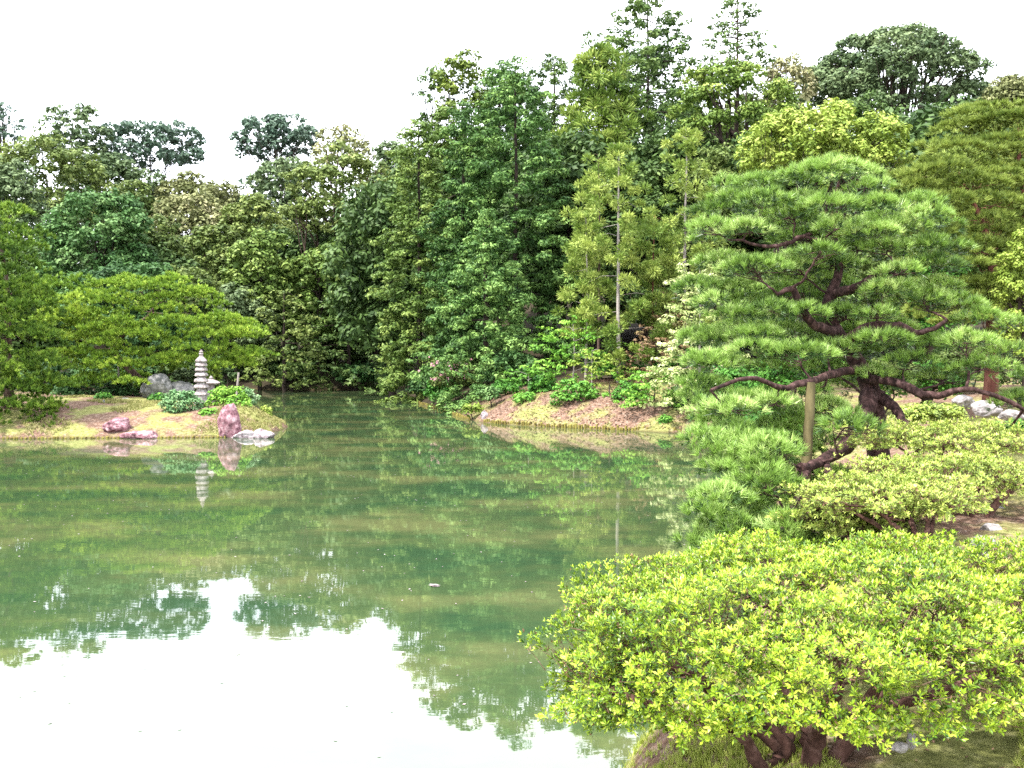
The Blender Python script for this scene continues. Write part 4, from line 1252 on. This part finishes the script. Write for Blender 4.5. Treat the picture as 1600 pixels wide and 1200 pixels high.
for i, (x, y, w_, h_) in enumerate(raw):
    x = max(x, 1092 + 0.4 * abs(w_ - 40))
    u = min(1, abs(x - 1335) / 300)
    f = (y - 250) / 600
    dd = 16.6 - 1.1 * math.sqrt(1 - u * u * 0.98) - (3.9 * max(0, f - 0.45) / 0.55 if y > 520 and x < 1330 else 0.6 * f) + rng.uniform(-0.6, 0.6)
    if abs(x - 1261) < 50 and 585 < y < 800:
        dd = rng.uniform(15.0, 15.6)
    s = dd / F
    rx = w_ * s * 1.0
    pads.append((W(x, y + h_ * 0.15, dd), rx, rx * rng.uniform(0.7, 0.95), h_ * s * 0.82))
# the far side of the crown, hidden from here
for k in range(22):
    a = rng.uniform(0.15, PI - 0.15)
    h = rng.uniform(0, 1)
    r_ = (2.3 - 1.0 * h) * rng.uniform(0.4, 1.0)
    pads.append((np.array([5.75 + 1.2 * r_ * math.cos(a), 16.4 + r_ * math.sin(a), 2.4 + h * 3.4]), 0.7, 0.6, 0.22))
tr_pts = [W(1378, 765, 15.9), W(1372, 700, 15.9), W(1362, 620, 15.9), W(1345, 575, 15.9), W(1318, 535, 15.9), W(1292, 480, 15.9), W(1312, 420, 16.0), W(1300, 350, 16.1), W(1312, 280, 16.1)]
black_limbs = [([W(1360, 612, 15.9), W(1346, 655, 15.4), W(1325, 692, 14.8), W(1290, 718, 14.0), W(1250, 730, 13.4)], 0.17, 0.06),
                    ([W(1365, 612, 15.9), W(1392, 630, 15.6), W(1412, 660, 15.2), W(1425, 690, 14.8)], 0.11, 0.04),
                    ([W(1350, 590, 15.8), W(1400, 598, 15.3), W(1450, 618, 15.0), W(1490, 612, 14.8), W(1530, 610, 14.7), W(1600, 640, 14.6)], 0.08, 0.03),
                    ([W(1345, 575, 15.8), W(1300, 585, 15.2), W(1262, 598, 14.4), W(1215, 605, 14.2), W(1175, 590, 14.0), W(1110, 610, 13.8)], 0.075, 0.025),
                    ([W(1310, 520, 15.9), W(1270, 505, 15.3), W(1240, 455, 15.1), W(1215, 460, 15.0)], 0.09, 0.03),
                    ([W(1315, 535, 15.9), W(1350, 512, 15.4), W(1400, 508, 15.2), W(1440, 520, 15.1), W(1480, 500, 15.0)], 0.09, 0.03),
                    ([W(1300, 460, 16.0), W(1340, 448, 15.4), W(1370, 425, 15.2), W(1395, 412, 15.1)], 0.085, 0.03),
                    ([W(1300, 380, 16.0), W(1270, 365, 15.4), W(1210, 385, 15.2), W(1150, 375, 15.1)], 0.05, 0.02),
                    ([W(1262, 730, 13.6), W(1240, 790, 12.6), W(1215, 835, 11.8), W(1170, 850, 11.2)], 0.07, 0.025),
                    ([W(1290, 718, 14.0), W(1300, 770, 13.0), W(1270, 830, 12.0), W(1230, 850, 11.6)], 0.06, 0.02)]
pine = make_pine('great cloud pruned black pine with tiers of long pale needles on the right bank', pads, tr_pts, 0.19, LG['pinepale'], M['bark_pine'], rng, 0.14, 0.0115, 31, 105, attach_lo=0.15, cat='pine tree', brad=0.8, spread=0.72, limbs=black_limbs)

# ------------------------------------------------------------------ azaleas
def rosettes(mb, P, N, k, L, asp, rng, tint, tilt=0.75, tvar=0.1):
    """whorls of k leaves at each shoot tip, each leaf folded on its midrib"""
    n = len(P)
    A = unit(np.cross(N, rdirs(rng, n)))
    B = np.cross(N, A)
    ph = rng.uniform(0, 2 * PI, (n, 1)) + np.arange(k)[None] * 2 * PI / k + rng.normal(0, 0.25, (n, k))
    tl = tilt + rng.normal(0, 0.22, (n, k))
    R_ = np.cos(ph)[..., None] * A[:, None] + np.sin(ph)[..., None] * B[:, None]
    D = unit(R_ * np.sin(tl)[..., None] + N[:, None] * np.cos(tl)[..., None])
    S = unit(np.cross(D, N[:, None] + 0 * D))
    Nn = np.cross(S, D)
    ln = L * rng.uniform(0.65, 1.2, (n, k, 1))
    b = P[:, None] + D * L * 0.08
    mid = b + D * ln * 0.55 - Nn * ln * 0.04
    w_ = ln * asp * 0.5
    V = np.stack([b, mid + S * w_ + Nn * w_ * 0.45, b + D * ln, mid - S * w_ + Nn * w_ * 0.45], 2).reshape(-1, 3)
    q = np.arange(n * k)[:, None] * 4
    Ft = np.concatenate([q + np.array([[0, 1, 2]]), q + np.array([[0, 2, 3]])], 1).reshape(-1, 3)
    t = np.clip(tint[:, None] + rng.normal(0, tvar, (n, k)), 0, 1).ravel()
    mb.add(V, Ft, np.repeat(t, 2))


def azalea(label, c, R, stems, rng, nros, L, k, lm, lump=0.12, layers=0.10, zmin=-0.25, dead=0.03, singles=0, name='azalea_bush', tb=0.55, twig_n=500, hollow=0.45, asp=0.42, square=1.0, front_up=0.0, kp=0.25):
    """umbrella-clipped azalea: leafy shell over a fan of bare stems"""
    c, R = np.array(c, float), np.array(R, float)
    b0 = stems[0][0][0]
    base = np.array([b0[0], b0[1], gz(b0[0], b0[1])])
    root = empty(name, base, label, 'azalea')
    D = rdirs(rng, int(nros * 2.2))
    D = D[D[:, 2] > zmin + front_up * np.clip(-D[:, 1], 0, 1)]
    D[:, 2] = np.sign(D[:, 2]) * np.abs(D[:, 2]) ** square
    f = (unit(CAM - (c + D * R)) * unit(D / R)).sum(-1)
    D = D[(f > -0.3) | (rng.random(len(D)) < 0.4)][:nros]
    n = len(D)
    off = rng.uniform(0, 50, 3)
    amp = np.array([mnoise.fractal(Vector(d_ * 3.2 + off), 1.0, 2.0, 4) for d_ in D])
    gap = np.array([mnoise.noise(Vector(d_ * 6.5 + off[::-1])) for d_ in D])
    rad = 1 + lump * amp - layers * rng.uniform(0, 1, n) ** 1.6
    keep = (gap > -hollow) | (rng.random(n) < kp)
    D, rad, amp = D[keep], rad[keep], amp[keep]
    P = c + D * R * rad[:, None]
    n = len(D)
    Nn = unit(unit(D / R) * 0.75 + np.array([0, 0, 0.55]) + rdirs(rng, n) * 0.38)
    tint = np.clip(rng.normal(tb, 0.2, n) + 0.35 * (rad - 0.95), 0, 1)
    # some shoots near the camera are objects of their own
    one = np.zeros(n, bool)
    if singles:
        dist = np.linalg.norm(P - CAM, axis=1) + (rad < 1) * 0.2
        one[np.argsort(dist)[:singles * 3][::3]] = True
    mb = MB()
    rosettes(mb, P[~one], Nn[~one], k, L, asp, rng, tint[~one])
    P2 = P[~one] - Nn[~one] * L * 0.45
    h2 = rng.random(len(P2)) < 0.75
    rosettes(mb, P2[h2], Nn[~one][h2], max(3, k - 2), L * 1.05, asp, rng, tint[~one][h2] * 0.3, tilt=1.2)  # lower whorl darkened in colour to paint shaded depth under the shoots
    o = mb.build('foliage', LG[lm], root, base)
    tag(o, kind='stuff')
    if singles:
        protos = []
        for v in range(6):
            m2 = MB()
            rosettes(m2, np.zeros((1, 3)), np.array([[0, 0, 1.0]]), k, L * 1.1, asp, rng, np.array([0.45 + 0.08 * v]))
            rosettes(m2, np.array([[0, 0, -L * 0.4]]), np.array([[0, 0, 1.0]]), k - 2, L, 0.4, rng, np.array([0.4 + 0.06 * v]), tilt=1.2)
            protos.append(m2.mesh('leaf_rosette', LG[lm]))
        for p_, n_ in zip(P[one], Nn[one]):
            q = bpy.data.objects.new('leaf_rosette', protos[rng.integers(6)])
            col.objects.link(q)
            q.parent = root
            q.location = p_ - base
            q.rotation_euler = Vector(n_).to_track_quat('Z', 'Y').to_euler()
    # dry brown leaves caught among the shoots
    nd = int(n * dead)
    if nd:
        md = MB()
        i = rng.choice(n, nd)
        rosettes(md, P[i] - Nn[i] * L * 0.4 + rng.normal(0, 0.01, (nd, 3)), unit(Nn[i] + rdirs(rng, nd) * .8), 3, L * 0.8, 0.35, rng, rng.uniform(0, 1, nd))
        tag(md.build('dry_leaves', M['dead'], root, base), kind='stuff')
    # stems and twigs
    tips = []
    for pts, r0 in stems:
        m3 = MB()
        p = spline(pts, 14, rng, 0.006)
        p[0, 2] -= 0.08
        tube(m3, p, np.linspace(r0, r0 * 0.45, 14) * (1 + rng.normal(0, 0.07, 14)), 9)
        m3.build('stem', M['twig'], root, base, smooth=True)
        tips += [p[-1], p[-4], p[-7]]
    tips = np.array(tips)
    m4 = MB()
    ii = rng.choice(n, min(twig_n, n), replace=False)
    for i in ii:
        t = P[i] - Nn[i] * L * 0.3
        s0 = tips[np.argmin(np.linalg.norm(tips - t, axis=1))]
        a = s0 + (t - s0) * rng.uniform(0.35, 0.7) + rng.normal(0, 0.04, 3)
        m_ = (a + t) / 2 + rng.normal(0, 0.03, 3)
        tube(m4, [a, m_, t], [L * 0.09, L * 0.06, L * 0.03], 3)
    for i in rng.choice(n, min(70, n), replace=False):
        t = c + (P[i] - c) * 0.8
        s0 = tips[np.argmin(np.linalg.norm(tips - t, axis=1))]
        q = spline([s0, (s0 + t) / 2 + rng.normal(0, 0.05, 3), t], 6, rng, 0.01)
        tube(m4, q, np.linspace(L * 0.28, L * 0.1, 6), 5)
    tag(m4.build('twigs', M['twig'], root, base), kind='stuff')
    return root


rng = np.random.default_rng(88)
gb = gz(1.5, 5.0)
B0 = np.array([1.50, 5.0, gb])
stems = []
for (dx, dy, ex, ey, ez, r0) in [(-0.18, -0.05, -0.55, -0.25, 0.55, 0.045), (-0.06, 0.05, -0.75, 0.1, 0.6, 0.05), (0.06, -0.03, 0.1, -0.35, 0.55, 0.055), (0.2, 0.0, 0.55, 0.0, 0.6, 0.05), (0.24, 0.08, 0.9, 0.35, 0.62, 0.045), (0.0, 0.12, 0.1, 0.6, 0.65, 0.045), (0.1, 0.1, 1.2, 0.1, 0.5, 0.04), (-0.1, 0.0, -1.0, -0.05, 0.42, 0.035)]:
    a = B0 + np.array([dx, dy, 0])
    a[2] = gz(a[0], a[1])
    e = B0 + np.array([ex, ey, ez])
    stems.append(([a, a + np.array([dx * 0.5, dy * 0.5, 0.16]), a + (e - a) * 0.55 + np.array([0, 0, 0.05]), e], r0))
azalea('big umbrella shaped lime green azalea on four dark stems in the near corner', (2.00, 5.35, 1.34), (1.82, 1.10, 0.58), stems, rng, 25000, 0.030, 5, 'azalea', lump=0.2, layers=0.26, zmin=-0.62, dead=0.2, singles=300, twig_n=2600, hollow=0.15, asp=0.36, square=0.8, front_up=0.52, kp=0.2)

# three softer azaleas behind, seen between the pine and the path
for (lb, ctr, R_, st) in [
    ('soft yellow green azalea lowest in the middle distance, with pale pink bark stems', W(1385, 775, 10.9), (0.95, 0.8, 0.22), W(1430, 835, 10.5)),
    ('soft yellow green azalea with reddish stems beside the pale path stones', W(1500, 742, 12.0), (1.35, 1.0, 0.22), W(1525, 815, 11.6)),
    ('flat topped soft azalea farthest back at the foot of the black pine trunk', W(1490, 688, 14.0), (1.35, 1.0, 0.22), W(1480, 740, 14.0)),
    ('low soft azalea mound under the prop post of the black pine', W(1340, 806, 11.4), (0.7, 0.6, 0.24), W(1345, 840, 11.4)),
]:
    g = gz(st[0], st[1])
    S0 = np.array([st[0], st[1], g])
    stems = []
    for a in np.linspace(0, 2 * PI, 7)[:-1]:
        e = np.array([ctr[0] + R_[0] * 0.65 * math.cos(a), ctr[1] + R_[1] * 0.6 * math.sin(a), ctr[2] - 0.05])
        s_ = S0 + np.array([0.14 * math.cos(a), 0.1 * math.sin(a), 0])
        stems.append(([s_, s_ + (e - s_) * 0.3 + np.array([0, 0, 0.05]), (s_ + e) / 2 + np.array([0, 0, 0.03]), e], 0.035))
    azalea(lb, ctr, R_, stems, rng, 3800, 0.048, 5, 'azalea2', lump=0.7, layers=0.45, zmin=-0.45, dead=0.3, twig_n=1100, hollow=0.1, kp=0.12, tb=0.58, asp=0.36)

# ------------------------------------------------------------------ small ground things
rng = np.random.default_rng(17)
# grass and moss tufts, near bank
P = np.vstack([np.column_stack([rng.uniform(0.3, 5.5, 9000), rng.uniform(3.4, 9.5, 9000)]), np.column_stack([rng.uniform(0.5, 3.2, 7000), rng.uniform(3.6, 5.6, 7000)])])
z = ground(P[:, 0], P[:, 1])
nv = np.array([mnoise.noise(Vector((x * 1.1, y * 1.1, 3))) for x, y in P])
ok = (z > 0.12) & ((nv > 0.0) | (P[:, 0] < 1.7))
P3 = np.column_stack([P, z])[ok]
mb = MB()
tufts(mb, P3, np.tile([0, 0, 1.0], (len(P3), 1)), 7, 0.055, 0.006, rng, 0.55)
tag(mb.build('grass', LG['grass']), 'short yellow green grass on the bank under the lime azalea', 'grass', kind='stuff')
# fallen leaves
P = np.column_stack([rng.uniform(1.5, 12, 12000), rng.uniform(3.2, 20, 12000)])
z = ground(P[:, 0], P[:, 1])
P3 = np.column_stack([P, z + 0.012])[z > 0.15]
mb = MB()
cards(mb, P3, unit(np.array([0, 0, 1.0]) + rdirs(rng, len(P3)) * 0.3), 0.03, 0.5, rng, rng.uniform(0, 1, len(P3)))
tag(mb.build('leaf_litter', M['dead']), 'reddish dry leaves scattered over the right bank', 'leaf litter', kind='stuff')
# litter and grass on promontory bank and islet
P = np.column_stack([rng.uniform(-3, 10, 9000), rng.uniform(36, 47, 9000)])
z = ground(P[:, 0], P[:, 1])
P3 = np.column_stack([P, z + 0.03])[z > 0.15]
mb = MB()
cards(mb, P3, unit(np.array([0, 0, 1.0]) + rdirs(rng, len(P3)) * 0.4), 0.10, 0.6, rng, rng.uniform(0, 1, len(P3)))
tag(mb.build('leaf_litter', M['dead']), 'dry litter over the earthy promontory bank', 'leaf litter', kind='stuff')
P = np.column_stack([rng.uniform(-26, -9, 16000), rng.uniform(34.4, 42, 16000)])
z = ground(P[:, 0], P[:, 1])
nv = np.array([mnoise.noise(Vector((x * 0.5, y * 0.8, 9))) for x, y in P])
P3 = np.column_stack([P, z])[(z > 0.1) & (z < 2) & ((nv > 0.22) | (P[:, 0] > -11.4))]
mb = MB()
tufts(mb, P3, np.tile([0, 0, 1.0], (len(P3), 1)), 5, 0.11, 0.03, rng, 0.6)
tag(mb.build('grass', LG['grassdry']), 'short grass on the lawn of the islet', 'grass', kind='stuff')
# specks and petals floating on the pond
P = np.column_stack([rng.uniform(-14, 6, 700), rng.uniform(7, 34, 700)])
z = ground(P[:, 0], P[:, 1])
P3 = np.column_stack([P, np.full(len(P), 0.006)])[z < -0.05]
mb = MB()
cards(mb, P3, unit(np.array([0, 0, 1.0]) + rdirs(rng, len(P3)) * 0.05), 0.035, 0.6, rng, rng.uniform(0.5, 1, len(P3)))
tag(mb.build('floating_debris', M['stone_pale']), 'tiny pale petals and specks floating on the pond', 'floating debris', kind='stuff')
fx = W(678, 916, 12.46)
mb = MB()
cards(mb, np.array([[fx[0], fx[1], 0.012]]), np.array([[0, 0, 1.0]]), 0.16, 0.4, rng, 0.8, T=np.array([[1.0, -0.5, 0]]) / 1.118)
a = np.array(mb.V[0])
mb.add(a + np.array([0.01, 0.02, 0.008]), [[0, 1, 2, 3]], 0.6)
tag(mb.build('floating_leaf', M['stone_pale']), 'single pale leaf drifting alone in the middle of the pond', 'leaf')

tot = 0
seen_me = set()
for o in scene.objects:
    if o.type == 'MESH' and o.data.name not in seen_me:
        seen_me.add(o.data.name)
        tot += len(o.data.loops) - 2 * len(o.data.polygons)
print('TRIANGLES', tot, sorted(((v, k) for k, v in TRI.items()), reverse=True)[:12])
